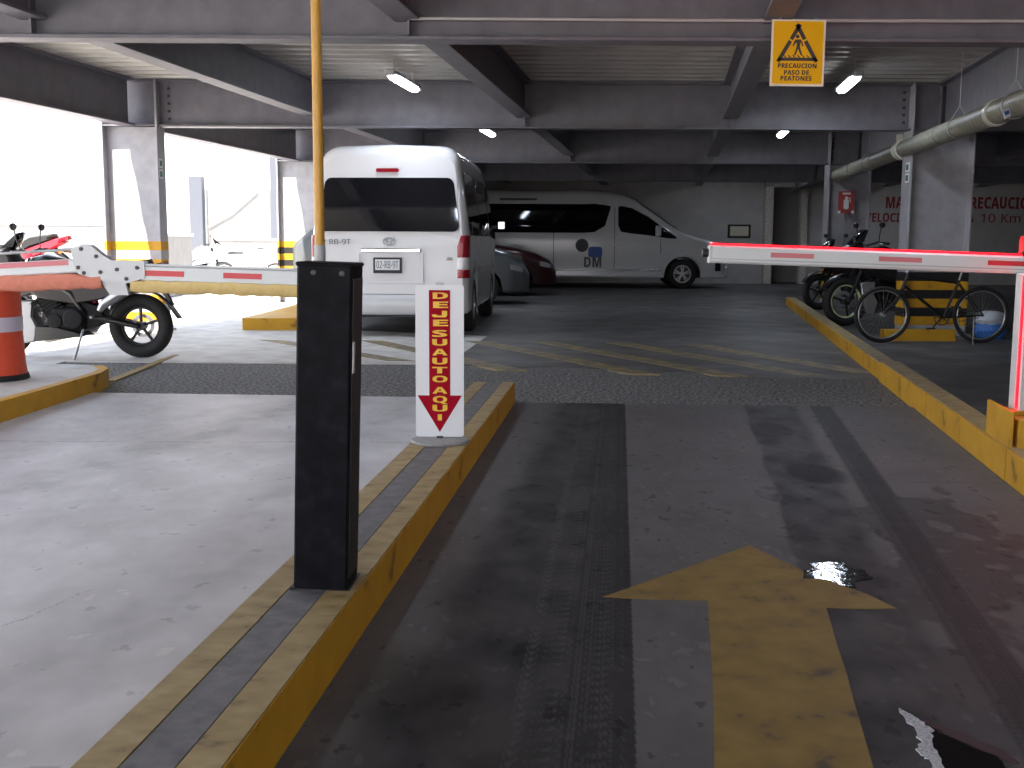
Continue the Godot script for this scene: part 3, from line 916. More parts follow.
func body_ring(v: Dictionary, z: float) -> Array:
	var w := curve_at(v.width, z)
	var top := curve_at(v.top, z)
	var yb := minf(body_bottom(v, z), top - 0.2)
	var half := []
	half.append(Vector2(0, yb))
	half.append(Vector2(w - 0.08, yb))
	half.append(Vector2(w - 0.015, yb + 0.02))
	var rc: float = minf(v.corner, (top - yb) * 0.3)
	var ye := top - rc
	for i in 7: half.append(Vector2(0, lerpf(yb + 0.06, ye, i / 6.0)))
	for i in range(3, 10): half[i].x = side_half(v, z, half[i].y)
	var xe := side_half(v, z, ye)
	var rx: float = minf(v.corner * 1.4, xe * 0.6)
	for i in range(1, 6):
		var a := PI / 2 * i / 5.0
		half.append(Vector2(xe - rx + cos(a) * rx, ye + sin(a) * rc))
	half.append(Vector2(0, top + v.crown))
	var ring := []
	for p in half: ring.append(deform(v, Vector3(p.x, p.y, z)))
	for i in range(half.size() - 2, 0, -1): ring.append(deform(v, Vector3(-half[i].x, half[i].y, z)))
	return ring

func side_half(v: Dictionary, z: float, y: float) -> float:
	var w := curve_at(v.width, z)
	var u := clampf((y - v.belt) / (v.height - v.belt), 0.0, 1.0)
	var low := clampf((v.belt - y) / v.belt, 0.0, 1.0)
	return w * (1.0 - v.tumble * pow(u, 1.15) - 0.035 * low * low)

func deform(v: Dictionary, p: Vector3) -> Vector3:
	var q := p
	q.z += v.lean * maxf(0.0, p.y - v.belt) * clampf(1.0 - p.z / 1.2, 0.0, 1.0)
	return q

func body_mesh(v: Dictionary) -> SurfaceTool:
	var zs := []
	for c in v.width: zs.append(c[0])
	for c in v.top: zs.append(c[0])
	for ax in v.axles:
		for i in 13: zs.append(ax - v.arch * cos(PI * i / 12.0))
	var z: float = v.get("start", 0.0)
	while z < v.length:
		zs.append(z)
		z += 0.22
	zs.sort()
	var rings := []
	var last := -9.0
	for q in zs:
		if q < v.get("start", 0.0) or q > v.length or q - last < 0.012: continue
		last = q
		rings.append(body_ring(v, q))
	var s := begin()
	loft(s, rings)
	return s

# a pane that follows the side: columns of (z, low, high)
func side_pane(v: Dictionary, cols: Array, sg: float, off := 0.006) -> SurfaceTool:
	var s := begin()
	s.set_smooth_group(0)
	var grid := []
	for c in cols:
		var col := []
		for i in 5:
			var y := lerpf(c[1], c[2], i / 4.0)
			var p := deform(v, Vector3(side_half(v, c[0], y) + off, y, c[0]))
			col.append(Vector3(p.x * sg, p.y, p.z))
		grid.append(col)
	for i in grid.size() - 1:
		for j in 4:
			if sg > 0: quad(s, grid[i][j], grid[i][j + 1], grid[i + 1][j + 1], grid[i + 1][j])
			else: quad(s, grid[i][j], grid[i + 1][j], grid[i + 1][j + 1], grid[i][j + 1])
	# rim back to the body
	for i in grid.size() - 1:
		for j in [0, 4]:
			var inn := Vector3(-off * sg * 1.5, 0, 0)
			quad(s, grid[i][j], grid[i + 1][j], grid[i + 1][j] + inn, grid[i][j] + inn)
	return s

func dense(cols: Array) -> Array:
	var out := []
	for i in cols.size() - 1:
		for k in 4:
			var t := k / 4.0
			out.append([lerpf(cols[i][0], cols[i + 1][0], t), lerpf(cols[i][1], cols[i + 1][1], t), lerpf(cols[i][2], cols[i + 1][2], t)])
	out.append(cols[-1])
	return out

# windscreen: follows the top curve between two z
func screen_pane(v: Dictionary, z0: float, z1: float, inset := 0.1, off := 0.008) -> SurfaceTool:
	var s := begin()
	var grid := []
	for i in 9:
		var z := lerpf(z0, z1, i / 8.0)
		var top := curve_at(v.top, z)
		var xe: float = side_half(v, z, top - 0.05) - inset
		var row := []
		for j in 7:
			var u := lerpf(-1.0, 1.0, j / 6.0)
			row.append(Vector3(u * xe, top + v.crown * (1.0 - absf(u)) + off, z))
		grid.append(row)
	s.set_smooth_group(0)
	for i in 8:
		for j in 6: quad(s, grid[i][j], grid[i + 1][j], grid[i + 1][j + 1], grid[i][j + 1])
	return s

var wheel_src := {}
func car_wheel(parent: Node, at: Vector3, r: float, w: float, sg: float) -> void:
	var hub := Node3D.new()
	hub.name = numbered(parent, "wheel")
	parent.add_child(hub)
	hub.position = at
	hub.basis = Basis(Vector3.BACK, -PI / 2 * sg)
	var key := "%.3f" % r
	if not wheel_src.has(key):
		var t := begin()
		lathe(t, [Vector2(r * 0.62, -w / 2), Vector2(r * 0.9, -w / 2), Vector2(r * 0.98, -w * 0.4), Vector2(r, -w * 0.25), Vector2(r, w * 0.25), Vector2(r * 0.98, w * 0.4), Vector2(r * 0.9, w / 2), Vector2(r * 0.62, w / 2), Vector2(r * 0.62, -w / 2)], 28, Transform3D(), 0.9)
		t.generate_normals()
		var d := begin()
		lathe(d, [Vector2(r * 0.63, w * 0.1), Vector2(r * 0.63, w * 0.46), Vector2(r * 0.56, w * 0.46), Vector2(r * 0.54, w * 0.22)], 28)
		var e := begin()
		lathe(e, [Vector2(r * 0.56, w * 0.1), Vector2(r * 0.56, w * 0.2), Vector2(0.0, w * 0.2)], 28)
		e.generate_normals()
		for i in 5:
			var a := TAU * i / 5
			for off in [-0.16, 0.16]:
				var dirv := Vector3(cos(a + off), 0, sin(a + off))
				box(d, dirv * r * 0.34 + Vector3.UP * w * 0.4, Vector3(r * 0.5, w * 0.12, r * 0.09), Basis(Vector3.UP, -(a + off)), 0.004)
		lathe(d, [Vector2(r * 0.16, w * 0.2), Vector2(r * 0.16, w * 0.46), Vector2(0, w * 0.48)], 16)
		d.generate_normals()
		wheel_src[key] = [t.commit(), d.commit(), e.commit()]
	put("tyre", wheel_src[key][0], M.rubber, hub)
	put("rim", wheel_src[key][1], M.alloy, hub)
	put("brake", wheel_src[key][2], M.bolt, hub)

func mirror(parent: Node, at: Vector3, sg: float, m: Material, size := Vector3(0.16, 0.2, 0.09)) -> void:
	var h := Node3D.new()
	h.name = numbered(parent, "door_mirror")
	parent.add_child(h)
	h.position = at
	bx("arm", Vector3(-0.06 * sg, -0.03, 0), Vector3(0.14, 0.05, 0.05), M.plastic, h, 0.01)
	bx("housing", Vector3(0.08 * sg, 0, 0), size, m, h, 0.03)
	bx("glass", Vector3(0.08 * sg, 0, -size.z * 0.5 - 0.001), Vector3(size.x * 0.8, size.y * 0.8, 0.004), M.chrome, h, 0.001)

func build_van_rear() -> void:
	var v := {
		"length": 4.9, "height": 2.26, "belt": 1.16, "bottom": 0.27, "corner": 0.17, "crown": 0.02, "tumble": 0.155, "lean": 0.075,
		"axles": [0.98, 3.85], "arch": 0.40, "wheel_r": 0.34,
		"width": [[0.0, 0.875], [0.02, 0.9], [0.06, 0.925], [0.15, 0.94], [4.2, 0.94], [4.6, 0.9], [4.82, 0.8], [4.9, 0.68]],
		"top": [[0.0, 2.13], [0.02, 2.18], [0.06, 2.22], [0.18, 2.25], [3.0, 2.26], [3.4, 2.22], [3.65, 2.1], [4.45, 1.28], [4.75, 1.05], [4.86, 0.9], [4.9, 0.75]],
	}
	var t := thing("passenger_van", "white high-roof passenger van seen from its tailgate, plate showing", "van", Vector3(-1.46, 0, -13.45), PI - deg_to_rad(3.4))
	# the local +z axis now points away from the camera; local +x is the van's left-hand side in the picture
	obj("body", body_mesh(v), M.paint_white, t)
	var rear := Node3D.new()
	rear.name = "tailgate"
	t.add_child(rear)
	# tailgate frame: x to the right as seen from behind, origin on the tail plane
	rear.basis = Basis(Vector3.UP, PI)
	var tilt := func(y: float) -> float: return -0.075 * maxf(0.0, y - 1.16)
	var at_rear := func(x: float, y: float, off: float) -> Vector3: return Vector3(x, y, tilt.call(y) + off)
	# rear window follows the lean
	var slope := atan(0.075)
	var lb := Basis(Vector3.RIGHT, -slope)
	var win := rrect(-0.835, -0.315, 0.835, 0.315, 0.08)
	for i in win.size():
		win[i].x *= 1.0 - 0.09 * (win[i].y + 0.305) / 0.61
	pr("rear_window", win, 0.0, 0.012, M.glass_dark, rear, Transform3D(lb, at_rear.call(0.0, 1.555, 0.0)), "dark tinted rear window")
	pr("window_seal", rrect(-0.8, -0.33, 0.8, 0.33, 0.08), 0.0, 0.006, M.paint_white, rear, Transform3D(lb, at_rear.call(0.0, 1.555, 0.0)))
	pr("brake_light", rrect(-0.135, -0.022, 0.135, 0.022, 0.02), 0.0, 0.03, M.lens_red, rear, Transform3D(lb, at_rear.call(-0.02, 1.955, 0.0)), "slim red brake light")
	# tailgate seams
	for q in [[0.0, 0.5, 1.66, 0.012]]:
		bx("seam", Vector3(q[0], q[1], 0.002), Vector3(q[2], q[3], 0.006), M.gap, rear)
	# chrome garnish above the plate
	bx("garnish", Vector3(0.02, 1.02, 0.02), Vector3(0.72, 0.055, 0.045), M.chrome, rear, 0.012, Basis(), "chrome strip above the number plate")
	# plate recess edges
	bx("recess_lip", Vector3(0.40, 0.82, 0.006), Vector3(0.02, 0.34, 0.012), M.paint_white, rear, 0.004)
	bx("recess_lip", Vector3(-0.36, 0.82, 0.006), Vector3(0.02, 0.34, 0.012), M.paint_white, rear, 0.004)
	bx("recess_lip", Vector3(0.02, 0.64, 0.006), Vector3(0.78, 0.02, 0.012), M.paint_white, rear, 0.004)
	var plate := bx("number_plate", Vector3(-0.02, 0.845, 0.012), Vector3(0.34, 0.185, 0.016), M.black, rear, 0.004)
	bx("plate_face", Vector3(-0.02, 0.852, 0.021), Vector3(0.29, 0.125, 0.004), M.white_sign, plate)
	lettering("02-RB-9T", 0.085, M.print_grey, plate, Vector3(-0.02, 0.852, 0.024), Basis(), 0.26, "lettering", 0.003, 400)
	lettering("02 RB-9T", 0.06, M.print_grey, rear, Vector3(-0.66, 1.12, 0.006), Basis(), 0.4, "lettering", 0.003, 400)
	bx("badge", Vector3(0.72, 0.935, 0.006), Vector3(0.06, 0.012, 0.006), M.print_grey, rear)
	bx("badge", Vector3(0.72, 0.915, 0.006), Vector3(0.075, 0.012, 0.006), M.print_grey, rear)
	# oval emblem
	var em := begin()
	for q in [[0.07, 0.048, 0.0, 0.0], [0.026, 0.044, 0.0, 0.0], [0.05, 0.018, 0.0, 0.018]]:
		var pts := []
		for i in 25: pts.append(Vector3(q[2] + cos(TAU * i / 24) * q[0], 1.125 + q[3] + sin(TAU * i / 24) * q[1], 0.012))
		tube(em, pts, 0.0065, 6, false)
	obj("emblem", em, M.grey_metal, rear, "chrome oval emblem")
	# bumper
	var bs := begin()
	var rings := []
	for q in [[-0.93, 0.10, 0.31, 0.485, -0.25], [-0.92, 0.10, 0.28, 0.495, -0.06], [-0.84, 0.10, 0.27, 0.5, 0.03], [-0.5, 0.1, 0.26, 0.5, 0.06], [0.5, 0.1, 0.26, 0.5, 0.06], [0.84, 0.1, 0.27, 0.5, 0.03], [0.92, 0.1, 0.28, 0.495, -0.06], [0.93, 0.1, 0.31, 0.485, -0.25]]:
		var x: float = q[0]
		var zf: float = q[4]
		rings.append([Vector3(x, q[2], zf - 0.03), Vector3(x, q[2] + 0.05, zf), Vector3(x, q[3] - 0.06, zf + 0.005), Vector3(x, q[3], zf - 0.03), Vector3(x, q[3], zf - 0.14), Vector3(x, q[2], zf - 0.14)])
	for r in rings: r.reverse()
	loft(bs, rings)
	obj("bumper", bs, M.paint_white, rear)
	bx("bumper_pad", Vector3(0.0, 0.245, -0.02), Vector3(1.5, 0.03, 0.12), M.plastic, rear, 0.01)
	# tail lamps
	for sg in [-1.0, 1.0]:
		var tl := Node3D.new()
		tl.name = numbered(rear, "tail_lamp")
		rear.add_child(tl)
		var cols := [[0.02, 0.66, 1.2, M.lens_red]]
		for part in [[0.70, 0.80, "red_lens"], [0.80, 0.94, "clear_lens"], [0.94, 1.20, "red_lens"]]:
			var s := begin()
			var rr := []
			for k in 5:
				var y := lerpf(part[0], part[1], k / 4.0)
				var inner := 0.81 + (0.045 * maxf(0.0, (y - 1.08) / 0.12) if y > 1.08 else 0.0)
				var xo: float = side_half(v, 0.15, y) + 0.012
				var ring := [Vector3(inner * sg, y, -0.05), Vector3(inner * sg, y, 0.012), Vector3((xo - 0.05) * sg, y, 0.012), Vector3((xo - 0.01) * sg, y, -0.05), Vector3(xo * sg, y, -0.13)]
				if sg < 0: ring.reverse()
				rr.append(ring)
			loft(s, rr, true, true, true, 0)
			obj(part[2], s, M.lens_clear if part[2] == "clear_lens" else M.lens_red, tl)
	# side glass and trim (local frame of the van)
	for sg in [-1.0, 1.0]:
		obj("side_window", side_pane(v, dense([[0.22, 1.24, 1.92], [0.3, 1.2, 1.95], [1.55, 1.2, 1.95], [1.6, 1.22, 1.93]]), sg), M.glass_dark, t)
		obj("side_window", side_pane(v, dense([[1.68, 1.22, 1.93], [1.73, 1.2, 1.95], [3.1, 1.2, 1.95], [3.15, 1.22, 1.92]]), sg), M.glass_dark, t)
		obj("side_window", side_pane(v, dense([[3.25, 1.2, 1.93], [3.45, 1.19, 1.92], [3.62, 1.18, 1.84], [4.1, 1.16, 1.42], [4.25, 1.16, 1.22]]), sg), M.glass_dark, t)
		obj("rub_strip", side_pane(v, [[1.45, 0.74, 0.79], [2.4, 0.74, 0.79], [3.35, 0.74, 0.79]], sg, 0.012), M.paint_white, t)
		for z in [1.63, 3.2]: obj("door_seam", side_pane(v, [[z, 0.35, 1.95], [z + 0.012, 0.35, 1.95]], sg, 0.002), M.gap, t)
		for ax in v.axles: car_wheel(t, Vector3(sg * 0.82, 0.34, ax), 0.34, 0.2, sg)
		mirror(t, Vector3(sg * 0.97, 1.37, 4.05), sg, M.plastic, Vector3(0.12, 0.13, 0.1))
		# gutter strip along the roof
		var pts := []
		for i in 12:
			var z := lerpf(0.2, 3.4, i / 11.0)
			pts.append(deform(v, Vector3(sg * (side_half(v, z, 2.1) + 0.002), 2.09, z)))
		tb("roof_gutter", pts, 0.012, M.paint_white, t, 6)
	obj("windscreen", screen_pane(v, 3.68, 4.4), M.glass_dark, t)
	# parcel on the shelf inside is hidden by tint; underside
	bx("underside", Vector3(0, 0.3, 2.4), Vector3(1.5, 0.1, 4.4), M.gap, t)

func build_van_side() -> void:
	var v := {
		"start": -0.5, "length": 5.9, "height": 2.36, "belt": 1.22, "bottom": 0.25, "corner": 0.16, "crown": 0.02, "tumble": 0.11, "lean": 0.04,
		"axles": [0.75, 4.75], "arch": 0.45, "wheel_r": 0.35,
		"width": [[-0.5, 0.88], [-0.45, 0.94], [-0.35, 0.975], [5.0, 0.975], [5.5, 0.93], [5.75, 0.82], [5.86, 0.7], [5.9, 0.6]],
		"top": [[-0.5, 2.24], [-0.44, 2.31], [-0.3, 2.35], [2.4, 2.37], [2.9, 2.35], [3.3, 2.27], [3.6, 2.14], [4.0, 1.86], [4.45, 1.54], [4.75, 1.36], [5.1, 1.25], [5.5, 1.15], [5.75, 1.02], [5.86, 0.85], [5.9, 0.7]],
	}
	# nose points to +x, the seen side is the van's right-hand side
	var t := thing("passenger_van", "white long passenger van parked side-on at the back with printed round logo", "van", Vector3(-0.62, 0, -28.57), PI / 2)
	obj("body", body_mesh(v), M.paint_white, t)
	for sg in [-1.0, 1.0]:
		obj("side_window", side_pane(v, dense([[-0.2, 1.36, 1.98], [-0.14, 1.33, 2.02], [2.3, 1.33, 2.02], [2.6, 1.35, 2.03], [2.85, 1.5, 2.0], [2.98, 1.92, 1.98]]), sg), M.glass_dark, t)
		obj("side_window", side_pane(v, dense([[3.17, 1.52, 1.96], [3.24, 1.36, 1.98], [3.5, 1.32, 1.93], [3.9, 1.28, 1.72], [4.3, 1.22, 1.44], [4.58, 1.2, 1.24]]), sg), M.glass_dark, t)
		for z in [1.6, 3.08, 4.2]: obj("door_seam", side_pane(v, [[z, 0.45 if z < 4 else 0.85, 1.95 if z < 4 else 1.2], [z + 0.014, 0.45 if z < 4 else 0.85, 1.95 if z < 4 else 1.2]], sg, 0.003), M.gap, t)
		obj("sill_strip", side_pane(v, [[1.45, 0.42, 0.47], [3.0, 0.42, 0.47], [4.25, 0.42, 0.47]], sg, 0.014), M.chrome, t)
		obj("waist_line", side_pane(v, [[2.9, 1.17, 1.2], [3.8, 1.12, 1.15], [4.6, 1.06, 1.09]], sg, 0.012), M.paint_white, t)
		for z in [2.95, 3.2]: obj("door_handle", side_pane(v, [[z, 1.02, 1.06], [z + 0.09, 1.02, 1.06], [z + 0.18, 1.02, 1.06]], sg, 0.03), M.paint_white, t)
		for ax in v.axles:
			car_wheel(t, Vector3(sg * 0.86, 0.35, ax), 0.35, 0.22, sg)
			# wheel-arch lip
			var pts := []
			for i in 17:
				var a := PI * i / 16.0
				var y := 0.34 + sin(a) * 0.45
				var z: float = ax - cos(a) * 0.46
				pts.append(Vector3(sg * (side_half(v, z, y) + 0.004), y, z))
			tb("arch_lip", pts, 0.028, M.paint_white, t, 6)
		mirror(t, Vector3(sg * 1.02, 1.38, 4.12), sg, M.paint_white, Vector3(0.18, 0.26, 0.14))
		# head lamp wraps the corner
		obj("head_lamp", side_pane(v, dense([[5.2, 1.02, 1.1], [5.5, 0.86, 1.07], [5.72, 0.8, 0.96]]), sg, 0.012), M.lens_clear, t)
		obj("fog_lamp", side_pane(v, dense([[5.55, 0.42, 0.62], [5.7, 0.42, 0.62]]), sg, 0.012), M.plastic, t)
	obj("windscreen", screen_pane(v, 3.5, 4.6), M.glass_dark, t)
	bx("grille", Vector3(0, 0.75, 5.89), Vector3(1.1, 0.28, 0.04), M.plastic, t, 0.01)
	bx("front_bumper", Vector3(0, 0.42, 5.82), Vector3(1.5, 0.26, 0.2), M.paint_white, t, 0.05)
	bx("underside", Vector3(0, 0.3, 2.9), Vector3(1.5, 0.1, 5.3), M.gap, t)
	# printed logo on the side that faces the lane (local +x)
	var lg := Node3D.new()
	lg.name = "side_logo"
	t.add_child(lg)
	lg.transform = Transform3D(Basis(Vector3(0, 0, 1), Vector3(0, 1, 0), Vector3(-1, 0, 0)), Vector3(-side_half(v, 2.3, 0.95) - 0.006, 0, 0))
	pr("grey_disc", circle(0.16, 24, Vector2(2.3, 1.03)), 0.0, 0.004, M.print_grey, lg)
	pr("blue_patch", rrect(2.45, 0.74, 2.79, 1.0, 0.07), 0.001, 0.005, M.print_blue, lg)
	lettering("DM", 0.24, M.print_grey, lg, Vector3(2.56, 0.62, 0.004), Basis(), 0.42)
	bx("roof_print", Vector3(0.75, 2.13, -0.062), Vector3(0.9, 0.05, 0.012), M.print_grey, lg)

func car(label: String, m: Material, at: Vector3, turn: float, hgt: float) -> void:
	var k := hgt / 1.5
	var v := {
		"length": 4.2, "height": hgt, "belt": 0.92 * k, "bottom": 0.22, "corner": 0.13, "crown": 0.02, "tumble": 0.2, "lean": 0.05,
		"axles": [0.75, 3.35], "arch": 0.36, "wheel_r": 0.31,
		"width": [[0.0, 0.72], [0.06, 0.8], [0.2, 0.85], [3.5, 0.85], [3.9, 0.78], [4.1, 0.64], [4.2, 0.48]],
		"top": [[0.0, 1.0 * k], [0.1, 1.08 * k], [0.5, 1.38 * k], [0.9, 1.47 * k], [1.6, 1.5 * k], [2.1, 1.46 * k], [2.9, 1.05 * k], [3.4, 0.97 * k], [3.8, 0.86 * k], [4.08, 0.72 * k], [4.2, 0.55]],
	}
	var t := thing("parked_car", label, "car", at, turn)
	obj("body", body_mesh(v), m, t)
	for sg in [-1.0, 1.0]:
		obj("side_window", side_pane(v, dense([[0.5, 0.96 * k, 1.2 * k], [0.8, 0.94 * k, 1.38 * k], [1.5, 0.94 * k, 1.4 * k]]), sg), M.glass_dark, t)
		obj("side_window", side_pane(v, dense([[1.57, 0.94 * k, 1.4 * k], [2.1, 0.94 * k, 1.37 * k], [2.6, 0.94 * k, 1.1 * k], [2.75, 0.94 * k, 1.0 * k]]), sg), M.glass_dark, t)
		obj("door_seam", side_pane(v, [[1.53, 0.3, 1.36 * k], [1.545, 0.3, 1.36 * k]], sg, 0.002), M.gap, t)
		for ax in v.axles: car_wheel(t, Vector3(sg * 0.74, 0.31, ax), 0.31, 0.2, sg)
		mirror(t, Vector3(sg * 0.9, 1.0 * k, 2.55), sg, m if hgt < 1.58 else M.paint_white, Vector3(0.16, 0.14, 0.1))
		obj("head_lamp", side_pane(v, dense([[3.86, 0.63, 0.72], [3.98, 0.6, 0.7], [4.08, 0.58, 0.66]]), sg, 0.008), M.lens_dim, t)
	obj("windscreen", screen_pane(v, 2.15, 2.85), M.glass_dark, t)
	bx("grille", Vector3(0, 0.45, 4.19), Vector3(0.7, 0.18, 0.04), M.plastic, t, 0.01)
	bx("underside", Vector3(0, 0.28, 2.1), Vector3(1.3, 0.1, 3.7), M.gap, t)

func build_cars() -> void:
	car("dark silver car with its nose out behind the white van with the plate", M.paint_silver, Vector3(-3.9, 0, -20.9), PI / 2, 1.6)
	car("dark maroon car with its nose out beyond the silver car", M.paint_maroon, Vector3(-3.3, 0, -24.2), PI / 2, 1.48)

# ==================================================================== lamps
func build_lamps() -> void:
	var spots := [[-1.22, 12.9, "above the lane between the black post and the yellow board"], [3.7, 12.8, "under the deck near the yellow caution board"], [-0.42, 18.6, "beyond the second cross beam above the white van"], [4.33, 18.5, "beyond the second cross beam near the drain pipe"], [-1.95, 5.6, "over the near end of the exit lane"], [2.55, 5.6, "over the near end of the entrance lane"], [0.35, 22.7, "deep inside above the silver car"], [4.85, 22.7, "deep inside beyond the fire notice column"], [5.9, 28.5, "added unseen over the bonnet of the side-on van"], [10.2, 28.3, "added unseen to brighten the red wall lettering"]]  # last two lamps are added behind a beam to brighten the back wall
	for q in spots:
		var t := thing("ceiling_lamp", "glowing white batten lamp " + q[2], "lamp", Vector3(q[0], 2.86, -q[1]), -atan(K), "batten lamps under the deck")
		bx("housing", Vector3(0, 0.05, 0), Vector3(0.13, 0.05, 1.28), M.housing, t, 0.015)
		var s := begin()
		var rings := []
		for i in 9:
			var z := lerpf(-0.6, 0.6, i / 8.0)
			var e := 1.0 if i > 0 and i < 8 else 0.72
			var ring := []
			for j in 9:
				var a := PI + PI * j / 8.0
				ring.append(Vector3(cos(a) * 0.06 * e, 0.03 + sin(a) * 0.055 * e, z))
			rings.append(ring)
		loft(s, rings)
		obj("diffuser", s, M.lamp_glow, t, "glowing white diffuser")
		for z in [-0.45, 0.45]: bx("hanger", Vector3(0, 0.137, z), Vector3(0.02, 0.126, 0.02), M.housing, t)
		for z in [-0.645, 0.645]: bx("end_cap", Vector3(0, 0.04, z), Vector3(0.11, 0.06, 0.02), M.housing, t, 0.008)
		var l := AreaLight3D.new()
		l.name = "light"
		l.area_size = Vector2(0.12, 1.2)
		l.light_energy = 1.3 if q[1] < 16.0 else 1.0 if q[1] < 20.0 else 0.6
		l.light_color = Color(0.86, 0.92, 1.0)
		l.shadow_enabled = true
		l.area_range = 30.0
		t.add_child(l)
		l.position = Vector3(0, -0.045, 0)
		l.rotation.x = -PI / 2

# ==================================================================== island
func build_island_things() -> void:
	# black post
	var t := thing("barrier_cabinet", "tall black metal cabinet post standing on the island", "post", Vector3(-0.545, 0.142, -3.23), deg_to_rad(-3))
	t.rotation.z = deg_to_rad(-1.7)
	var s := begin()
	box(s, Vector3(0, 0.47, 0), Vector3(0.155, 0.94, 0.165), Basis(), 0.006)
	obj("body", s, M.black_metal, t)
	bx("lid", Vector3(0, 0.938, 0), Vector3(0.162, 0.012, 0.172), M.black_metal, t, 0.004)
	bx("side_panel", Vector3(0.079, 0.47, 0), Vector3(0.004, 0.86, 0.13), M.black, t, 0.001)
	bx("lock_plate", Vector3(0.082, 0.68, 0.06), Vector3(0.006, 0.09, 0.02), M.grey_metal, t, 0.002)
	for x in [-0.03, 0.05]: lt("screw", [Vector2(0.008, 0), Vector2(0.008, 0.004), Vector2(0, 0.006)], M.black, t, 10, Transform3D(Basis(Vector3.RIGHT, PI / 2), Vector3(x, 0.915, 0.083)))
	bx("foot_plate", Vector3(0, 0.006, 0), Vector3(0.175, 0.012, 0.18), M.black, t, 0.002)
	# pole behind it, up to the deck
	var p := thing("yellow_pole", "thin ochre yellow pole rising to the deck behind the black post", "pole", Vector3(-0.59, 0.142, -3.48))
	p.rotation.z = deg_to_rad(0.0)
	tb("shaft", [Vector3(0, 0, 0), Vector3(0, 1.4, 0), Vector3(0, 2.9, 0)], 0.0155, M.pole, p, 12)
	tb("tape_wrap", [Vector3(0, 0.92, 0), Vector3(0, 0.99, 0)], 0.0175, M.tape, p, 12)
	# white sign
	var g := thing("lane_sign", "white standing sign with red down arrow and yellow lettering", "sign", Vector3(-0.357, 0.15, -5.547))
	lt("base_disc", [Vector2(0.0, 0.0), Vector2(0.142, 0.0), Vector2(0.145, 0.006), Vector2(0.14, 0.014), Vector2(0.05, 0.022), Vector2(0.0, 0.022)], M.base_grey, g, 36)
	tb("stem", [Vector3(0, 0.01, -0.012), Vector3(0, 0.79, -0.012)], 0.011, M.grey_metal, g, 10)
	bx("clip", Vector3(0, 0.785, -0.005), Vector3(0.04, 0.014, 0.02), M.grey_metal, g, 0.002)
	bx("clip", Vector3(0, 0.022, 0.0), Vector3(0.032, 0.02, 0.025), M.black, g, 0.002)
	pr("panel", rrect(-0.119, 0.028, 0.119, 0.78, 0.012), 0.0, 0.006, M.white_sign, g)
	pr("red_arrow", pv([[-0.052, 0.755], [0.052, 0.755], [0.052, 0.235], [0.11, 0.235], [0.0, 0.052], [-0.11, 0.235], [-0.052, 0.235]]), 0.005, 0.0075, M.sign_red, g, Transform3D(), "red arrow pointing down")
	var text := "DEJESUAUTOAQUI"
	for i in text.length():
		var gap := 0.0
		if i >= 4: gap += 0.012
		if i >= 6: gap += 0.006
		if i >= 10: gap += 0.02
		var ly := 0.727 - 0.0445 * i - gap * 0.6
		if text[i] == "I":
			bx("letter", Vector3(0, ly, 0.009), Vector3(0.02, 0.031, 0.003), M.sign_yellow, g)
			continue
		if text[i] == "J":
			pr("letter", pv([[0.012, 0.0155], [0.037, 0.0155], [0.037, -0.006], [0.03, -0.0155], [-0.03, -0.0155], [-0.037, -0.008], [-0.037, -0.002], [-0.014, -0.002], [-0.014, -0.007], [0.012, -0.007]]), 0.0075, 0.0105, M.sign_yellow, g, Transform3D(Basis(), Vector3(0, ly, 0)))
			continue
		lettering(text[i], 0.031, M.sign_yellow, g, Vector3(0, 0.727 - 0.0445 * i - gap * 0.6, 0.009), Basis(), 0.074 if text[i] != "I" else 0.022, "letter", 0.003)

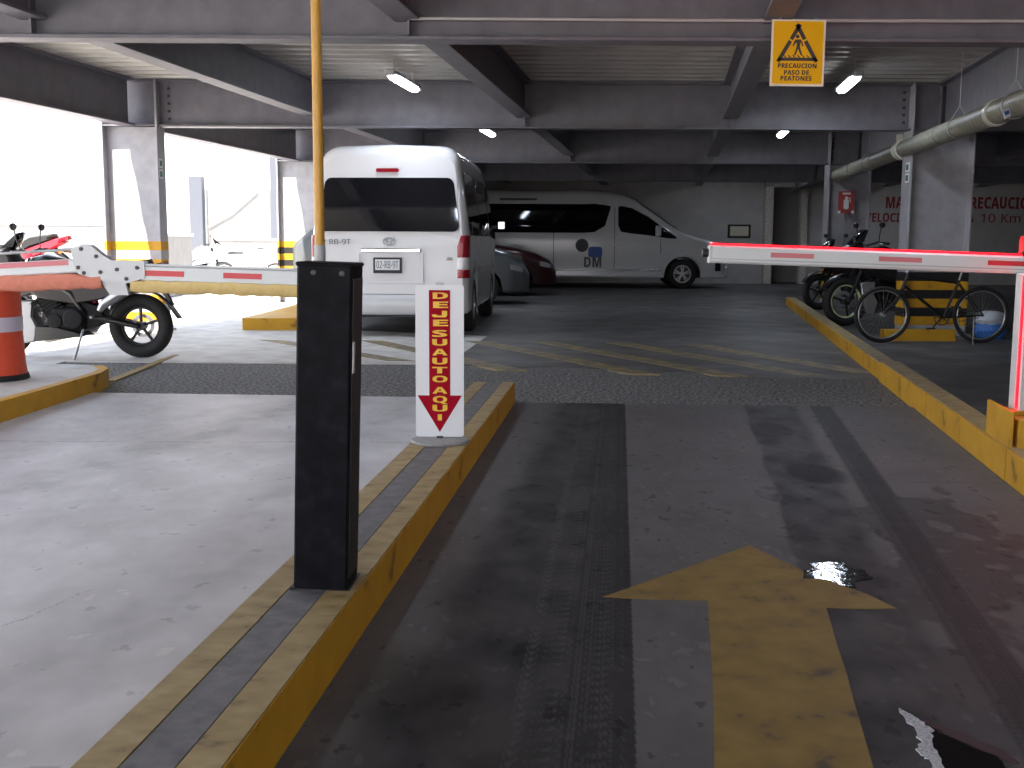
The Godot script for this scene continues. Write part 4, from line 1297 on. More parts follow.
# ==================================================================== barriers
func build_barriers() -> void:
	# folding arm across the exit lane, at z = -6.2
	var a := thing("folding_barrier", "folding white barrier arm with red bands and foam underside, hinged in the middle", "barrier", Vector3(0, 0, -6.2))
	var tilt := -atan2(0.022, 0.84)
	var rb := Basis(Vector3.BACK, tilt)
	# outer length: from hinge to tip behind the black post
	var o := Vector3(-2.03, 0.96, 0)
	bx("outer_rail", o + rb * Vector3(0.46, 0.0, 0), Vector3(0.92, 0.085, 0.045), M.boom_white, a, 0.008, rb)
	bx("rail_edge", o + rb * Vector3(0.46, 0.046, 0), Vector3(0.92, 0.012, 0.05), M.grey_metal, a, 0.003, rb)
	for q in [[0.135, 0.21], [0.56, 0.21]]:
		bx("red_band", o + rb * Vector3(q[0], 0.002, 0.0235), Vector3(q[1], 0.03, 0.003), M.boom_red, a, 0.0, rb)
	foam_strip(a, o + rb * Vector3(-0.05, -0.07, 0), rb, 0.97, 0.072, M.foam_yellow, [0.2, 0.42, 0.72])
	# hinge plates
	pr("hinge_plate", pv([[-2.40, 1.09], [-2.33, 1.115], [-2.29, 1.11], [-2.23, 1.06], [-2.18, 1.03], [-2.0, 1.025], [-2.0, 0.935], [-2.1, 0.905], [-2.22, 0.915], [-2.36, 0.955], [-2.38, 1.0]]), 0.026, 0.032, M.grey_metal, a)
	pr("hinge_plate", pv([[-2.40, 1.09], [-2.33, 1.115], [-2.29, 1.11], [-2.23, 1.06], [-2.18, 1.03], [-2.0, 1.025], [-2.0, 0.935], [-2.1, 0.905], [-2.22, 0.915], [-2.36, 0.955], [-2.38, 1.0]]), -0.032, -0.026, M.grey_metal, a)
	pr("hinge_tongue", pv([[-2.26, 0.93], [-2.12, 0.93], [-2.1, 0.84], [-2.2, 0.84]]), -0.01, 0.01, M.grey_metal, a)
	for q in [[-2.34, 1.09], [-2.36, 0.99], [-2.24, 0.965], [-2.15, 0.98], [-2.04, 0.99], [-2.1, 0.93], [-2.33, 0.96], [-2.26, 1.05]]:
		lt("hinge_bolt", [Vector2(0.011, 0), Vector2(0.011, 0.006), Vector2(0, 0.008)], M.bolt, a, 8, Transform3D(Basis(Vector3.RIGHT, PI / 2), Vector3(q[0], q[1], 0.032)))
	# inner length runs off to the left towards its cabinet
	var li := Basis(Vector3.BACK, atan2(0.03, 0.5))
	var c := Vector3(-2.36, 1.0, 0)
	bx("inner_rail", c + li * Vector3(-0.75, 0.0, 0), Vector3(1.5, 0.075, 0.045), M.boom_white, a, 0.008, li)
	bx("red_band", c + li * Vector3(-0.28, 0.02, 0.0235), Vector3(0.45, 0.028, 0.003), M.boom_red_pale, a, 0.0, li)
	tb("tie_rod", [Vector3(-2.34, 1.09, 0.02), Vector3(-2.9, 1.055, 0.02), Vector3(-3.9, 1.0, 0.02)], 0.008, M.grey_metal, a, 8)
	foam_strip(a, Vector3(-3.86, 0.862, 0), Basis(Vector3.BACK, atan2(0.035, 1.0)), 1.62, 0.09, M.foam_pink, [0.3, 0.62, 1.06, 1.5])
	# cabinet of that barrier, out of the picture on the pavement
	var cb := thing("barrier_cabinet", "white barrier cabinet on the pavement at the arm's inner end", "cabinet", Vector3(-4.0, 0.13, -6.2))
	bx("body", Vector3(0, 0.42, 0), Vector3(0.3, 0.84, 0.3), M.boom_white, cb, 0.02)
	bx("lid", Vector3(0, 0.85, 0), Vector3(0.34, 0.03, 0.34), M.boom_red, cb, 0.008)

	# lit boom across the entrance lane, at z = -5.7
	var b := thing("lift_barrier", "white barrier arm edged with glowing red lights over the entrance lane", "barrier", Vector3(0, 0, -5.7))
	var rt := Basis(Vector3.BACK, -atan2(0.048, 1.59))
	var m := Vector3(1.78, 1.062, 0)
	bx("rail", m + rt * Vector3(0.1, 0, 0), Vector3(1.79, 0.088, 0.05), M.boom_white, b, 0.01, rt)
	bx("rail_groove", m + rt * Vector3(0.1, -0.022, 0.0255), Vector3(1.78, 0.006, 0.002), M.grey_metal, b, 0.0, rt)
	bx("end_cap", m + rt * Vector3(-0.795, 0, 0), Vector3(0.012, 0.09, 0.052), M.boom_white, b, 0.003, rt)
	tb("end_knob", [m + rt * Vector3(-0.8, 0.005, 0), m + rt * Vector3(-0.83, 0.005, 0)], 0.022, M.black, b, 12)
	for q in [-0.385, 0.155, 0.7]:
		bx("red_band", m + rt * Vector3(q, 0.006, 0.026), Vector3(0.215, 0.024, 0.003), M.boom_red_pale if q < 0.5 else M.boom_red, b, 0.0, rt)
	bx("led_strip", m + rt * Vector3(0.1, 0.049, 0), Vector3(1.78, 0.012, 0.03), M.led_red, b, 0.0, rt, "glowing red light strip")
	for k in 3:
		var l := AreaLight3D.new()
		l.name = numbered(b, "light")
		l.area_size = Vector2(0.55, 0.03)
		l.light_color = Color(1.0, 0.05, 0.08)
		l.light_energy = 0.22
		l.shadow_enabled = true
		l.area_range = 20.0
		b.add_child(l)
		l.transform = Transform3D(rt * Basis(Vector3.RIGHT, PI / 2), m + rt * Vector3(-0.5 + 0.6 * k, 0.062, 0))
	# post that carries it
	var p := thing("barrier_post", "white barrier post with red light strip on yellow plinth", "post", Vector3(2.56, 0.3, -5.62))
	bx("body", Vector3(0, 0.35, 0), Vector3(0.085, 0.7, 0.12), M.boom_white, p, 0.008)
	bx("side_channel", Vector3(0.05, 0.345, 0.0), Vector3(0.016, 0.66, 0.1), M.print_grey, p, 0.002)
	bx("led_strip", Vector3(-0.046, 0.36, 0.045), Vector3(0.008, 0.66, 0.016), M.led_red, p, 0.0, Basis(), "glowing red light strip")
	bx("foot", Vector3(0, 0.01, 0), Vector3(0.14, 0.02, 0.17), M.yellow, p, 0.004)
	var pl := AreaLight3D.new()
	pl.name = "light"
	pl.area_size = Vector2(0.02, 0.7)
	pl.light_color = Color(1.0, 0.05, 0.08)
	pl.light_energy = 0.04
	pl.shadow_enabled = true
	pl.area_range = 20.0
	p.add_child(pl)
	pl.position = Vector3(-0.056, 0.36, 0.045)
	pl.rotation.y = PI / 2
	# red beacon on top
	var bc := thing("beacon", "small red beacon lamp on top of the lit barrier arm", "lamp", Vector3(2.575, 1.098, -5.7))
	lt("base", [Vector2(0.03, -0.016), Vector2(0.038, 0.0), Vector2(0.038, 0.012), Vector2(0.0, 0.012)], M.black, bc, 16)
	lt("lens", [Vector2(0.036, 0.012), Vector2(0.036, 0.065), Vector2(0.03, 0.082), Vector2(0.012, 0.09), Vector2(0, 0.09)], M.lamp_red_on, bc, 20)
	var ol := OmniLight3D.new()
	ol.name = "light"
	ol.light_color = Color(1.0, 0.05, 0.06)
	ol.light_energy = 0.05
	ol.light_size = 0.03
	ol.omni_range = 10.0
	ol.omni_attenuation = 2.0
	ol.shadow_enabled = true
	bc.add_child(ol)
	ol.position = Vector3(0, 0.05, 0)
	# yellow plinth: steel-faced concrete block astride the kerb
	var y := thing("plinth", "yellow painted plinth block under the lit barrier post", "plinth", Vector3(2.6, 0, -5.6), -atan(0.17))
	bx("block", Vector3(0.04, 0.15, 0), Vector3(0.3, 0.3, 0.42), M.yellow, y, 0.008)
	bx("face_plate", Vector3(-0.14, 0.17, -0.02), Vector3(0.02, 0.33, 0.46), M.yellow, y, 0.003)

func foam_strip(parent: Node, at: Vector3, b: Basis, l: float, h: float, m: Material, wraps: Array) -> void:
	# soft padding sleeve hung under the rail, slightly lumpy
	var rng := RandomNumberGenerator.new()
	rng.seed = 12
	var s := begin()
	var rings := []
	var n := 28
	for i in n + 1:
		var x := l * i / n
		var sag := rng.randf_range(-0.004, 0.004)
		var pinch := 1.0
		for w in wraps:
			if absf(x - w) < l / n * 0.6: pinch = 0.86
		var ring := []
		for j in 12:
			var a := TAU * j / 12
			var cx := signf(cos(a)) * pow(absf(cos(a)), 0.6)
			var sy := signf(sin(a)) * pow(absf(sin(a)), 0.6)
			ring.append(at + b * Vector3(x, sy * h * 0.5 * pinch + sag, -cx * 0.034 * pinch))
		ring.reverse()
		rings.append(ring)
	loft(s, rings)
	obj("foam_sleeve", s, m, parent)

# ==================================================================== things hung from the frame
func build_hanging() -> void:
	# thin conduit along the second cross beam
	tag(tb("conduit", [Vector3(-0.7, 2.635, -7.9), Vector3(1.2, 2.632, -7.9), Vector3(4.0, 2.64, -7.9), Vector3(9.0, 2.64, -7.9)], 0.011, M.conduit, self, 8), "thin pale conduit running along the cross beam above the caution board", "conduit")
	# caution board
	var c := thing("caution_board", "yellow caution board with black walking figure in a triangle", "sign", Vector3(1.897, 2.4, -7.77))
	c.rotation.z = deg_to_rad(-0.3)
	pr("panel", pv([[-0.18, -0.218], [0.18, -0.218], [0.18, 0.215], [-0.18, 0.215]]), 0, 0.004, M.cream, c)
	pr("yellow_field", rrect(-0.166, -0.203, 0.166, 0.203, 0.008), 0.004, 0.006, M.caution_yellow, c)
	# triangle outline of four bars with the gap of the print
	var ts := begin()
	var tipv := Vector2(-0.003, 0.19)
	var bl := Vector2(-0.143, -0.053)
	var br := Vector2(0.137, -0.053)
	var w := 0.026
	for e in [[tipv, bl], [tipv, br]]:
		var dirv: Vector2 = (e[1] - e[0]).normalized()
		var nv := dirv.orthogonal()
		if nv.dot((bl + br) * 0.5 - (tipv + e[1]) * 0.5) < 0: nv = -nv
		for r in [[0.0, 0.4], [0.44, 1.0]]:
			var p0: Vector2 = e[0].lerp(e[1], r[0])
			var p1: Vector2 = e[0].lerp(e[1], r[1])
			prism(ts, PackedVector2Array([p0, p1, p1 + nv * w, p0 + nv * w]), 0.006, 0.0075)
	prism(ts, PackedVector2Array([bl, br, br + Vector2(-0.012, w * 0.8), bl + Vector2(0.012, w * 0.8)]), 0.006, 0.0075)
	obj("triangle", ts, M.ink, c, "black warning triangle")
	var fs := begin()
	prism(fs, circle(0.0125, 16, Vector2(-0.006, 0.105)), 0.006, 0.0075)
	prism(fs, pv([[-0.022, 0.085], [0.016, 0.087], [0.03, 0.062], [0.034, 0.042], [0.027, 0.04], [0.02, 0.06], [0.014, 0.068], [0.012, 0.04], [0.02, 0.012], [0.03, -0.014], [0.02, -0.017], [0.008, 0.006], [0.0, 0.025], [-0.008, 0.005], [-0.016, -0.018], [-0.026, -0.016], [-0.018, 0.012], [-0.011, 0.04], [-0.012, 0.066], [-0.022, 0.057], [-0.03, 0.04], [-0.037, 0.044], [-0.03, 0.068]]), 0.006, 0.0075)
	for k in 6: prism(fs, pv([[-0.1 + 0.031 * k, -0.016], [-0.09 + 0.031 * k, -0.016], [-0.076 + 0.031 * k, -0.031], [-0.086 + 0.031 * k, -0.031]]), 0.006, 0.0075)
	obj("walking_figure", fs, M.ink, c, "black walking figure above crossing bars")
	lettering("PRECAUCION", 0.029, M.ink, c, Vector3(-0.002, -0.086, 0.007), Basis(), 0.258)
	lettering("PASO DE", 0.029, M.ink, c, Vector3(-0.005, -0.13, 0.007), Basis(), 0.168)
	lettering("PEATONES", 0.029, M.ink, c, Vector3(-0.007, -0.168, 0.007), Basis(), 0.208)
	for x in [-0.12, 0.12]: tb("hook", [Vector3(x, 0.205, 0.002), Vector3(x, 0.225, 0.0), Vector3(x, 0.24, -0.13)], 0.003, M.grey_metal, c, 6)
	# drain pipe beside the columns
	var pp := thing("drain_pipe", "grey green plastic drain pipe slung along the columns", "pipe", Vector3.ZERO)
	var pts := []
	var P0 := Vector3(4.22, 2.30, -7.0)
	var P1 := Vector3(6.12, 2.28, -21.0)
	P0 = Vector3(4.05, 2.30, -8.4)
	P1 = Vector3(5.75, 2.30, -20.6)
	var dirp := (P1 - P0).normalized()
	var Ps := P0 - dirp * 6.0
	for i in 12: pts.append(Ps.lerp(P1, i / 11.0))
	var ps := begin()
	tube(ps, pts, 0.105, 20)
	obj("pipe", ps, M.pvc, pp)
	for q in [[1.9, 0.12, M.pvc_pale], [6.0, 0.125, M.pvc_pale], [6.2, 0.12, M.pvc_pale], [4.0, 0.109, M.pvc], [8.0, 0.115, M.pvc], [10.0, 0.115, M.pvc]]:
		var u: Vector3 = P0 + dirp * q[0]
		tb("collar", [u, u + dirp * 0.09], q[1], q[2], pp, 20)
	tb("branch_pipe", [P0 + dirp * 6.25, P0 + dirp * 6.25 + Vector3(0.0, 0.12, 0), P0 + dirp * 6.25 + Vector3(0.0, 0.2, 0)], 0.06, M.pvc_pale, pp, 14)
	for q in [[1.4, 0.32], [3.3, 0.5], [8.6, 0.3], [-2.0, 0.5]]:
		var u: Vector3 = P0 + dirp * q[0]
		var ring := []
		for i in 17: ring.append(u + (Vector3.UP * cos(TAU * i / 16) + dirp.cross(Vector3.UP) * sin(TAU * i / 16)) * 0.111)
		var hs := begin()
		tube(hs, ring, 0.006, 6, false)
		tube(hs, [u + dirp.cross(Vector3.UP) * 0.09 + Vector3.UP * 0.06, u + Vector3.UP * 0.22], 0.005, 6)
		tube(hs, [u - dirp.cross(Vector3.UP) * 0.09 + Vector3.UP * 0.06, u + Vector3.UP * 0.22], 0.005, 6)
		tube(hs, [u + Vector3.UP * 0.22, Vector3(u.x, 3.06, u.z)], 0.005, 6)
		obj("hanger", hs, M.grey_metal, pp)
	# small tag dangling from the pipe
	var tg := thing("pipe_tag", "small blue and white paper tag stuck on the drain pipe", "tag", P0 + dirp * 1.2 + Vector3(-0.135, -0.085, 0.03), 0.4)
	bx("sheet", Vector3.ZERO, Vector3(0.075, 0.085, 0.004), M.bag_white, tg, 0.001, Basis(Vector3.BACK, 0.4))
	bx("print", Vector3(0, 0, 0.003), Vector3(0.05, 0.03, 0.002), M.print_blue, tg, 0.0, Basis(Vector3.BACK, 0.4))
	# fire extinguisher notice on the far column
	var cx := frame_x(5.06, 20.3)
	var fx := thing("fire_notice", "red and white fire extinguisher notice on the far pipe-side column", "sign", Vector3(cx - 0.06, 1.84, -20.3 + 0.17))
	bx("panel", Vector3(0, 0, 0), Vector3(0.28, 0.38, 0.006), M.notice_red, fx)
	bx("header", Vector3(0, 0.15, 0.004), Vector3(0.14, 0.03, 0.003), M.white_sign, fx)
	var es := begin()
	prism(es, rrect(-0.045, -0.12, 0.045, 0.05, 0.03), 0.003, 0.006)
	prism(es, rrect(-0.02, 0.05, 0.02, 0.1, 0.008), 0.003, 0.006)
	prism(es, pv([[0.0, 0.085], [0.07, 0.075], [0.075, 0.0], [0.062, 0.0], [0.058, 0.062], [0.0, 0.07]]), 0.003, 0.006)
	obj("extinguisher_symbol", es, M.white_sign, fx)
	bx("corner", Vector3(-0.12, -0.17, 0.004), Vector3(0.05, 0.05, 0.003), M.white_sign, fx)
	bx("corner", Vector3(0.12, -0.17, 0.004), Vector3(0.05, 0.05, 0.003), M.white_sign, fx)

# ==================================================================== two-wheelers
# Local frame: +x forward, y up, z to the rider's right.
func moto_wheel(parent: Node, called: String, at: Vector3, r: float, w: float, rim: Material, spokes: int) -> void:
	var h := Node3D.new()
	h.name = numbered(parent, called)
	parent.add_child(h)
	h.position = at
	var xf := Transform3D(Basis(Vector3.RIGHT, PI / 2), Vector3.ZERO)
	var s := begin()
	ring_mesh(s, r - w * 0.45, w * 0.5, xf, 36, 10, 1.0)
	obj("tyre", s, M.rubber, h)
	var s2 := begin()
	var rr := r - w * 0.92
	ring_mesh(s2, rr, 0.014, xf, 36, 8, 2.2)
	obj("rim", s2, rim, h)
	var s3 := begin()
	for i in spokes:
		var a := TAU * i / spokes + 0.3
		box(s3, Vector3(cos(a), sin(a), 0) * rr * 0.55, Vector3(rr * 0.9, 0.026, 0.03), Basis(Vector3.BACK, a), 0.006)
	lathe(s3, [Vector2(0, -0.06), Vector2(0.045, -0.06), Vector2(0.045, 0.06), Vector2(0, 0.06)], 18, xf)
	obj("spokes", s3, M.moto_black, h)
	var s4 := begin()
	lathe(s4, [Vector2(rr * 0.42, 0.05), Vector2(rr * 0.62, 0.05), Vector2(rr * 0.62, 0.055), Vector2(rr * 0.42, 0.055), Vector2(rr * 0.42, 0.05)], 28, xf)
	obj("brake_disc", s4, M.alloy, h)

func motorcycle(label: String, at: Vector3, turn: float, panel: Material, tank: Material, rim: Material, belly: Material, spokes := 5) -> Node3D:
	var t := thing("motorcycle", label, "motorcycle", at, turn)
	var R := 0.305
	moto_wheel(t, "rear_wheel", Vector3(0, R, 0), R, 0.135, rim, spokes)
	moto_wheel(t, "front_wheel", Vector3(1.34, R, 0), R, 0.11, rim, spokes)
	# swing arm
	for z in [-0.1, 0.1]: tb("swing_arm", [Vector3(0, R, z), Vector3(0.25, 0.36, z), Vector3(0.5, 0.40, z * 0.8)], [0.022, 0.03, 0.032], M.moto_black, t, 8)
	# frame spars
	for z in [-1.0, 1.0]: tb("frame_spar", [Vector3(0.5, 0.40, 0.1 * z), Vector3(0.62, 0.62, 0.14 * z), Vector3(0.95, 0.8, 0.1 * z), Vector3(1.05, 0.86, 0.03 * z)], 0.026, M.moto_black, t, 8)
	for z in [-1.0, 1.0]: tb("sub_frame", [Vector3(0.55, 0.6, 0.09 * z), Vector3(0.2, 0.72, 0.07 * z), Vector3(-0.08, 0.8, 0.05 * z)], 0.014, M.moto_black, t, 6)
	# engine
	var es := begin()
	box(es, Vector3(0.66, 0.38, 0), Vector3(0.36, 0.24, 0.3), Basis(Vector3.BACK, 0.08), 0.04)
	box(es, Vector3(0.84, 0.52, 0), Vector3(0.2, 0.26, 0.24), Basis(Vector3.BACK, -0.5), 0.03)
	for i in 6: box(es, Vector3(0.79 + 0.026 * i, 0.45 + 0.024 * i, 0), Vector3(0.22, 0.007, 0.28), Basis(Vector3.BACK, -0.5), 0.0)
	for z in [-0.155, 0.155]:
		lathe(es, [Vector2(0.1, 0), Vector2(0.1, 0.02), Vector2(0.085, 0.032), Vector2(0, 0.035)], 20, Transform3D(Basis(Vector3.RIGHT, PI / 2 * signf(z)), Vector3(0.6, 0.38, z * 0.93)))
		lathe(es, [Vector2(0.07, 0), Vector2(0.07, 0.02), Vector2(0, 0.028)], 16, Transform3D(Basis(Vector3.RIGHT, PI / 2 * signf(z)), Vector3(0.78, 0.36, z * 0.93)))
	obj("engine", es, M.engine, t)
	# tank, seat, tail
	pf("fuel_tank", pv([[0.55, 0.72], [0.62, 0.84], [0.72, 0.95], [0.86, 1.0], [1.0, 0.97], [1.08, 0.88], [1.05, 0.78], [0.9, 0.7], [0.7, 0.68]]), 0.15, tank, t, 0.7)
	pf("seat", pv([[0.6, 0.74], [0.56, 0.83], [0.4, 0.81], [0.24, 0.84], [0.1, 0.92], [-0.12, 0.95], [-0.14, 0.9], [0.1, 0.82], [0.25, 0.74], [0.45, 0.7]]), 0.12, M.seat, t, 0.8)
	pf("tail_fairing", pv([[0.55, 0.64], [0.5, 0.73], [0.25, 0.76], [-0.1, 0.89], [-0.26, 0.93], [-0.24, 0.86], [-0.05, 0.76], [0.2, 0.66], [0.4, 0.6]]), 0.11, panel, t, 0.8)
	pf("tail_lamp", pv([[-0.27, 0.93], [-0.2, 0.91], [-0.22, 0.86], [-0.27, 0.89]]), 0.07, M.lens_red, t)
	# rear mudguard and plate holder
	var ms := begin()
	var rings := []
	for i in 9:
		var a := lerpf(0.75, 2.95, i / 8.0)
		var ro := R + 0.045 if i < 8 else R + 0.075
		var u := Vector3(-cos(PI - a), sin(PI - a), 0)
		u = Vector3(cos(a), sin(a), 0)
		rings.append([Vector3(u.x * ro, R + u.y * ro, 0.07), Vector3(u.x * (ro + 0.014), R + u.y * (ro + 0.014), 0.06), Vector3(u.x * (ro + 0.014), R + u.y * (ro + 0.014), -0.06), Vector3(u.x * ro, R + u.y * ro, -0.07)])
	loft(ms, rings)
	obj("mudguard", ms, M.moto_black, t)
	pf("plate_holder", pv([[-0.1, 0.82], [-0.06, 0.78], [-0.2, 0.66], [-0.3, 0.5], [-0.33, 0.51], [-0.24, 0.7]]), 0.03, M.moto_black, t)
	for z in [-1.0, 1.0]:
		tb("indicator", [Vector3(-0.18, 0.76, 0.03 * z), Vector3(-0.2, 0.76, 0.15 * z)], [0.008, 0.02], M.orange_lens, t, 8)
	# exhaust
	tb("exhaust_pipe", [Vector3(0.95, 0.5, 0.08), Vector3(0.99, 0.32, 0.1), Vector3(0.85, 0.23, 0.12), Vector3(0.5, 0.25, 0.15), Vector3(0.33, 0.47, 0.17)], 0.022, M.grey_metal, t, 10)
	for z in [0.17]: tb("silencer", [Vector3(0.34, 0.46, z), Vector3(0.3, 0.52, z), Vector3(0.1, 0.65, z), Vector3(0.06, 0.675, z)], [0.028, 0.045, 0.048, 0.04], M.alloy, t, 14)
	tb("silencer", [Vector3(0.34, 0.46, -0.17), Vector3(0.3, 0.52, -0.17), Vector3(0.1, 0.65, -0.17), Vector3(0.06, 0.675, -0.17)], [0.028, 0.045, 0.048, 0.04], M.alloy, t, 14)
	for z in [-1.0, 1.0]:
		pf("side_cover", pv([[0.06, 0.64], [0.12, 0.75], [0.6, 0.78], [1.0, 0.86], [1.1, 0.7], [0.95, 0.58], [0.62, 0.52], [0.34, 0.56]]), 0.03, panel, t, 0.9, Transform3D(Basis(), Vector3(0, 0, 0.12 * z)))
	pf("gearbox", pv([[0.3, 0.34], [0.34, 0.5], [0.55, 0.56], [0.75, 0.5], [0.72, 0.3], [0.5, 0.26]]), 0.11, M.engine, t, 0.9)
	# shock, kick stand, footpegs
	tb("shock", [Vector3(0.4, 0.44, 0), Vector3(0.5, 0.66, 0)], 0.032, M.moto_red, t, 10)
	tb("kick_stand", [Vector3(0.52, 0.28, -0.12), Vector3(0.56, 0.0, -0.27)], 0.012, M.grey_metal, t, 6)
	for z in [-1.0, 1.0]: tb("foot_peg", [Vector3(0.42, 0.4, 0.1 * z), Vector3(0.4, 0.4, 0.24 * z)], 0.013, M.grey_metal, t, 6)
	# fairings
	for z in [-1.0, 1.0]:
		var xf := Transform3D(Basis(Vector3.UP, 0.05 * z), Vector3(0, 0, 0.15 * z))
		pf("side_fairing", pv([[0.72, 0.62], [0.86, 0.76], [1.1, 0.86], [1.3, 0.86], [1.22, 0.72], [1.12, 0.58], [1.0, 0.62], [0.85, 0.6]]), 0.03, panel, t, 0.9, xf)
		pf("lower_fairing", pv([[1.0, 0.56], [1.2, 0.54], [1.16, 0.34], [1.1, 0.14], [1.0, 0.15], [0.96, 0.28], [1.02, 0.4]]), 0.025, belly, t, 0.92, xf)
		pf("belly_pan", pv([[1.02, 0.15], [1.0, 0.3], [0.8, 0.3], [0.58, 0.25], [0.5, 0.21]]), 0.025, M.moto_black, t, 0.92, xf)
	pf("nose_fairing", pv([[1.1, 0.88], [1.2, 1.08], [1.34, 1.0], [1.48, 0.86], [1.44, 0.76], [1.25, 0.76]]), 0.15, panel, t, 0.65)
	pf("screen", pv([[1.16, 1.04], [1.1, 1.2], [1.13, 1.2], [1.34, 1.01]]), 0.1, M.glass_dark, t, 0.7)
	pf("head_lamp", pv([[1.42, 0.8], [1.44, 0.92], [1.5, 0.86], [1.48, 0.79]]), 0.1, M.lens_clear, t, 0.8)
	# fork
	for z in [-1.0, 1.0]:
		tb("fork_leg", [Vector3(1.34, R, 0.085 * z), Vector3(1.24, 0.55, 0.085 * z), Vector3(1.08, 0.95, 0.085 * z)], [0.026, 0.026, 0.021], M.moto_black if rim == M.rim_green else M.engine, t, 10)
	var fs := begin()
	var fr := []
	for i in 9:
		var a := lerpf(0.5, 2.4, i / 8.0)
		var ro := R + 0.03
		fr.append([Vector3(1.34 + cos(a) * ro, R + sin(a) * ro, 0.065), Vector3(1.34 + cos(a) * (ro + 0.012), R + sin(a) * (ro + 0.012), 0.05), Vector3(1.34 + cos(a) * (ro + 0.012), R + sin(a) * (ro + 0.012), -0.05), Vector3(1.34 + cos(a) * ro, R + sin(a) * ro, -0.065)])
	loft(fs, fr)
	obj("front_mudguard", fs, panel, t)
	# bars, levers, mirrors
	tb("handlebar", [Vector3(0.98, 1.02, -0.36), Vector3(1.04, 1.04, -0.2), Vector3(1.08, 1.0, 0.0), Vector3(1.04, 1.04, 0.2), Vector3(0.98, 1.02, 0.36)], 0.013, M.moto_black, t, 8)
	for z in [-1.0, 1.0]:
		tb("grip", [Vector3(0.985, 1.022, 0.36 * z), Vector3(1.015, 1.032, 0.26 * z)], 0.019, M.rubber, t, 10)
		tb("lever", [Vector3(1.06, 1.03, 0.24 * z), Vector3(1.07, 1.02, 0.37 * z)], 0.006, M.alloy, t, 6)
		var mh := Node3D.new()
		mh.name = numbered(t, "mirror")
		t.add_child(mh)
		tb("mirror_stalk", [Vector3(1.04, 1.04, 0.22 * z), Vector3(1.06, 1.14, 0.27 * z), Vector3(1.06, 1.22, 0.3 * z)], 0.006, M.moto_black, mh, 6)
		pf("mirror_head", circle(0.06, 14, Vector2.ZERO, 0.036), 0.014, M.moto_black, mh, 0.8, Transform3D(Basis(Vector3.UP, PI / 2), Vector3(1.06, 1.25, 0.32 * z)))
	return t

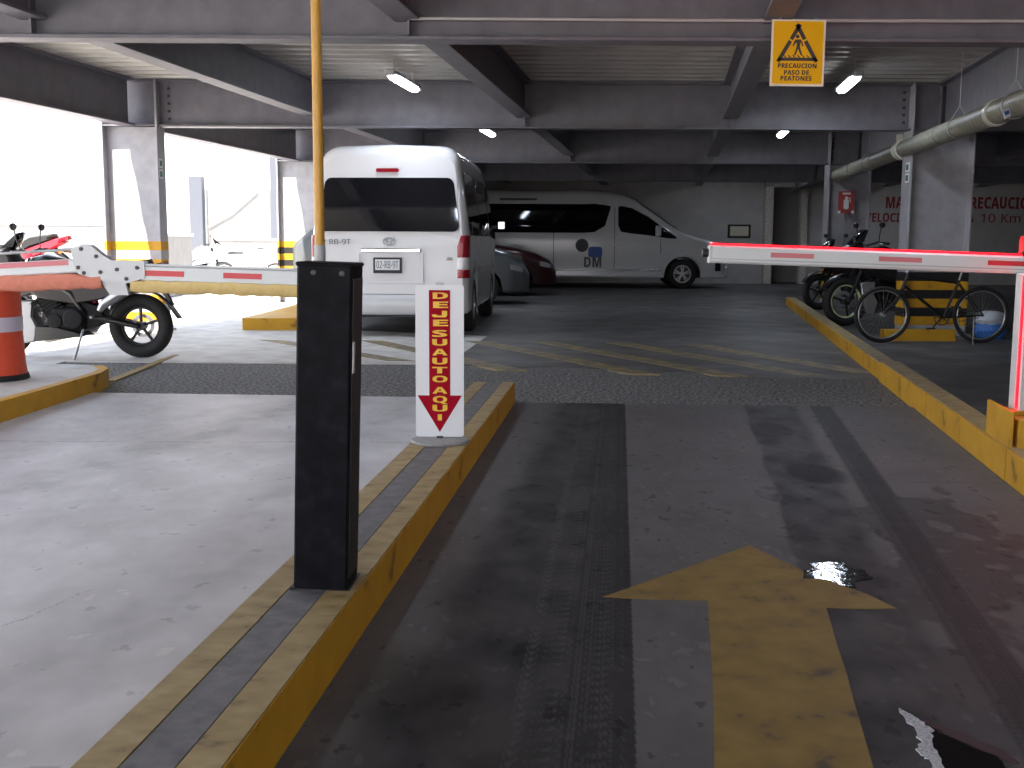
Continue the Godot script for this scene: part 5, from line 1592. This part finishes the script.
func bicycle(label: String, at: Vector3, turn: float, fm: Material, rm: Material) -> Node3D:
	var t := thing("bicycle", label, "bicycle", at, turn)
	var R := 0.325
	var wb := 1.13
	var xf := Transform3D(Basis(Vector3.RIGHT, PI / 2), Vector3.ZERO)
	for q in [["rear_wheel", 0.0], ["front_wheel", wb]]:
		var h := Node3D.new()
		h.name = q[0]
		t.add_child(h)
		h.position = Vector3(q[1], R, 0)
		var s := begin()
		ring_mesh(s, R - 0.022, 0.022, xf, 40, 8)
		obj("tyre", s, M.rubber, h)
		var s2 := begin()
		ring_mesh(s2, R - 0.05, 0.009, xf, 40, 6, 1.6)
		obj("rim", s2, rm, h)
		var s3 := begin()
		for i in 28:
			var a := TAU * i / 28
			tube(s3, [Vector3(cos(a + 0.25) * 0.02, sin(a + 0.25) * 0.02, 0.02 * (1 if i % 2 == 0 else -1)), Vector3(cos(a), sin(a), 0) * (R - 0.052)], 0.0012, 3, false)
		obj("spokes", s3, M.grey_metal, h)
		lt("hub", [Vector2(0.0, -0.05), Vector2(0.02, -0.05), Vector2(0.014, -0.02), Vector2(0.014, 0.02), Vector2(0.02, 0.05), Vector2(0, 0.05)], M.grey_metal, h, 12, xf)
	var bb := Vector3(0.43, 0.29, 0)
	var seat_top := Vector3(0.27, 0.72, 0)
	var head_t := Vector3(0.86, 0.78, 0)
	var head_b := Vector3(0.9, 0.66, 0)
	var fs := begin()
	tube(fs, [bb, seat_top], 0.016, 10)
	tube(fs, [seat_top + Vector3(0.01, -0.03, 0), head_t + Vector3(0.0, -0.02, 0)], 0.015, 10)
	tube(fs, [bb, head_b], 0.018, 10)
	tube(fs, [head_b + Vector3(0.01, -0.03, 0), head_t + Vector3(-0.01, 0.03, 0)], 0.019, 10)
	for z in [-1.0, 1.0]:
		tube(fs, [bb + Vector3(0, 0, 0.02 * z), Vector3(0, R, 0.06 * z)], 0.009, 8)
		tube(fs, [seat_top + Vector3(0, -0.04, 0.015 * z), Vector3(0, R, 0.06 * z)], 0.008, 8)
	obj("frame", fs, fm, t)
	var ks := begin()
	for z in [-1.0, 1.0]: tube(ks, [head_b + Vector3(0, -0.02, 0.03 * z), Vector3(1.0, 0.45, 0.045 * z), Vector3(wb, R, 0.05 * z)], [0.014, 0.012, 0.008], 8)
	obj("fork", ks, fm, t)
	tb("seat_post", [seat_top, Vector3(0.24, 0.84, 0)], 0.012, M.grey_metal, t, 8)
	pf("saddle", pv([[0.08, 0.84], [0.1, 0.9], [0.25, 0.89], [0.42, 0.88], [0.42, 0.85], [0.25, 0.845]]), 0.07, M.seat, t, 0.6)
	tb("handlebar", [Vector3(0.78, 0.96, -0.29), Vector3(0.86, 0.97, -0.14), Vector3(0.87, 0.94, 0), Vector3(0.86, 0.97, 0.14), Vector3(0.78, 0.96, 0.29)], 0.012, M.moto_black, t, 8)
	tb("stem", [head_t, Vector3(0.87, 0.94, 0)], 0.013, M.grey_metal, t, 8)
	var cs := begin()
	ring_mesh(cs, 0.085, 0.006, Transform3D(xf.basis, bb + Vector3(0, 0, 0.045)), 24, 6)
	for i in 5: tube(cs, [bb + Vector3(0, 0, 0.045), bb + Vector3(cos(TAU * i / 5) * 0.085, sin(TAU * i / 5) * 0.085, 0.045)], 0.005, 5)
	tube(cs, [bb + Vector3(0, 0, 0.06), bb + Vector3(0.1, -0.13, 0.06)], 0.009, 6)
	tube(cs, [bb + Vector3(0, 0, -0.06), bb + Vector3(-0.1, 0.13, -0.06)], 0.009, 6)
	obj("crank", cs, M.moto_black, t)
	for q in [[0.1, -0.13, 0.1], [-0.1, 0.13, -0.1]]: bx("pedal", bb + Vector3(q[0], q[1], q[2]), Vector3(0.09, 0.018, 0.07), M.plastic, t, 0.004)
	var hs := begin()
	tube(hs, [bb + Vector3(0, 0.085, 0.045), Vector3(0, R + 0.035, 0.045)], 0.004, 5)
	tube(hs, [bb + Vector3(0, -0.085, 0.045), Vector3(0, R - 0.035, 0.045)], 0.004, 5)
	obj("chain", hs, M.bolt, t)
	tb("kick_stand", [Vector3(0.1, 0.3, -0.05), Vector3(0.14, 0.0, -0.16)], 0.007, M.grey_metal, t, 6)
	return t

func build_left_things() -> void:
	# traffic drum on the pavement
	var dr := thing("traffic_drum", "orange red traffic drum with pale reflective band on the pavement", "traffic drum", Vector3(-3.80, 0.13, -8.15))
	lt("base", [Vector2(0.0, 0.0), Vector2(0.275, 0.0), Vector2(0.27, 0.035), Vector2(0.25, 0.05), Vector2(0.0, 0.05)], M.rubber, dr, 32)
	lt("body", [Vector2(0.262, 0.04), Vector2(0.252, 0.12), Vector2(0.242, 0.345), Vector2(0.242, 0.46), Vector2(0.24, 0.7), Vector2(0.235, 0.79), Vector2(0.2, 0.82), Vector2(0.06, 0.83), Vector2(0.0, 0.83)], M.orange, dr, 36)
	lt("reflective_band", [Vector2(0.2455, 0.35), Vector2(0.2455, 0.455)], M.reflective, dr, 36)
	lt("reflective_band", [Vector2(0.2435, 0.66), Vector2(0.242, 0.76)], M.reflective, dr, 36)
	motorcycle("black sports motorcycle with silver lower fairing beside the orange drum", Vector3(-3.60, 0, -10.95), PI, M.moto_brown, M.moto_black, M.moto_black, M.belly_grey, 5)
	motorcycle("red motorcycle standing in the sun behind the folding barrier arm", Vector3(-5.42, 0.152, -13.2), PI + 0.05, M.moto_red, M.moto_red, M.moto_black, M.moto_red, 5).scale = Vector3.ONE * 1.1
	var st := bx("step", Vector3(-6.6, 0.06, -13.2), Vector3(2.9, 0.18, 1.6), M.pavement, self, 0.01)
	tag(st, "low pale step in the yard carrying the red motorcycle", "step")
	# out in the yard
	bicycle("grey bicycle standing in the sunlit yard behind the open side", Vector3(-6.35, -0.03, -25.0), 0.08, M.grey_metal, M.grey_metal)
	motorcycle("white motorcycle parked in the sunlit yard beside the low wall", Vector3(-8.4, -0.03, -27.5), 0.3, M.paint_white, M.paint_white, M.grey_metal, M.paint_white, 5)

func build_right_things() -> void:
	bicycle("black bicycle leaning by the striped column behind the lit barrier arm", Vector3(5.37, 0, -12.95), PI, M.moto_black, M.alloy)
	motorcycle("black motorcycle with pale green wheel rims behind the bicycle", Vector3(6.03, 0, -15.91), PI + deg_to_rad(12), M.moto_black, M.moto_black, M.rim_green, M.alloy, 3).scale = Vector3.ONE * 1.1
	motorcycle("dark motorcycle deeper in the bay beyond the green-rimmed one", Vector3(6.5, 0, -19.6), PI + deg_to_rad(15), M.moto_brown, M.moto_black, M.moto_black, M.grey_metal, 5)
	# bundle behind the rear wheel
	var b := thing("plastic_bag", "blue and white plastic bag slumped behind the bicycle wheel", "bag", Vector3(5.78, 0, -13.65))
	var rng := RandomNumberGenerator.new()
	rng.seed = 9
	for part in [["lower_bag", 0.0, 0.2, 0.17, M.bag_blue], ["upper_bag", 0.17, 0.33, 0.16, M.bag_white]]:
		var s := begin()
		var rings := []
		for i in 8:
			var u := i / 7.0
			var r: float = part[3] * (0.75 + 0.35 * sin(PI * clampf(u * 0.9 + 0.1, 0, 1))) * (1.0 if i < 7 else 0.6)
			var ring := []
			for j in 16:
				var a := TAU * j / 16
				var rr := r * (1.0 + rng.randf_range(-0.1, 0.1))
				ring.append(Vector3(cos(a) * rr, lerpf(part[1], part[2], u), -sin(a) * rr))
			rings.append(ring)
		loft(s, rings)
		obj(part[0], s, part[4], b)
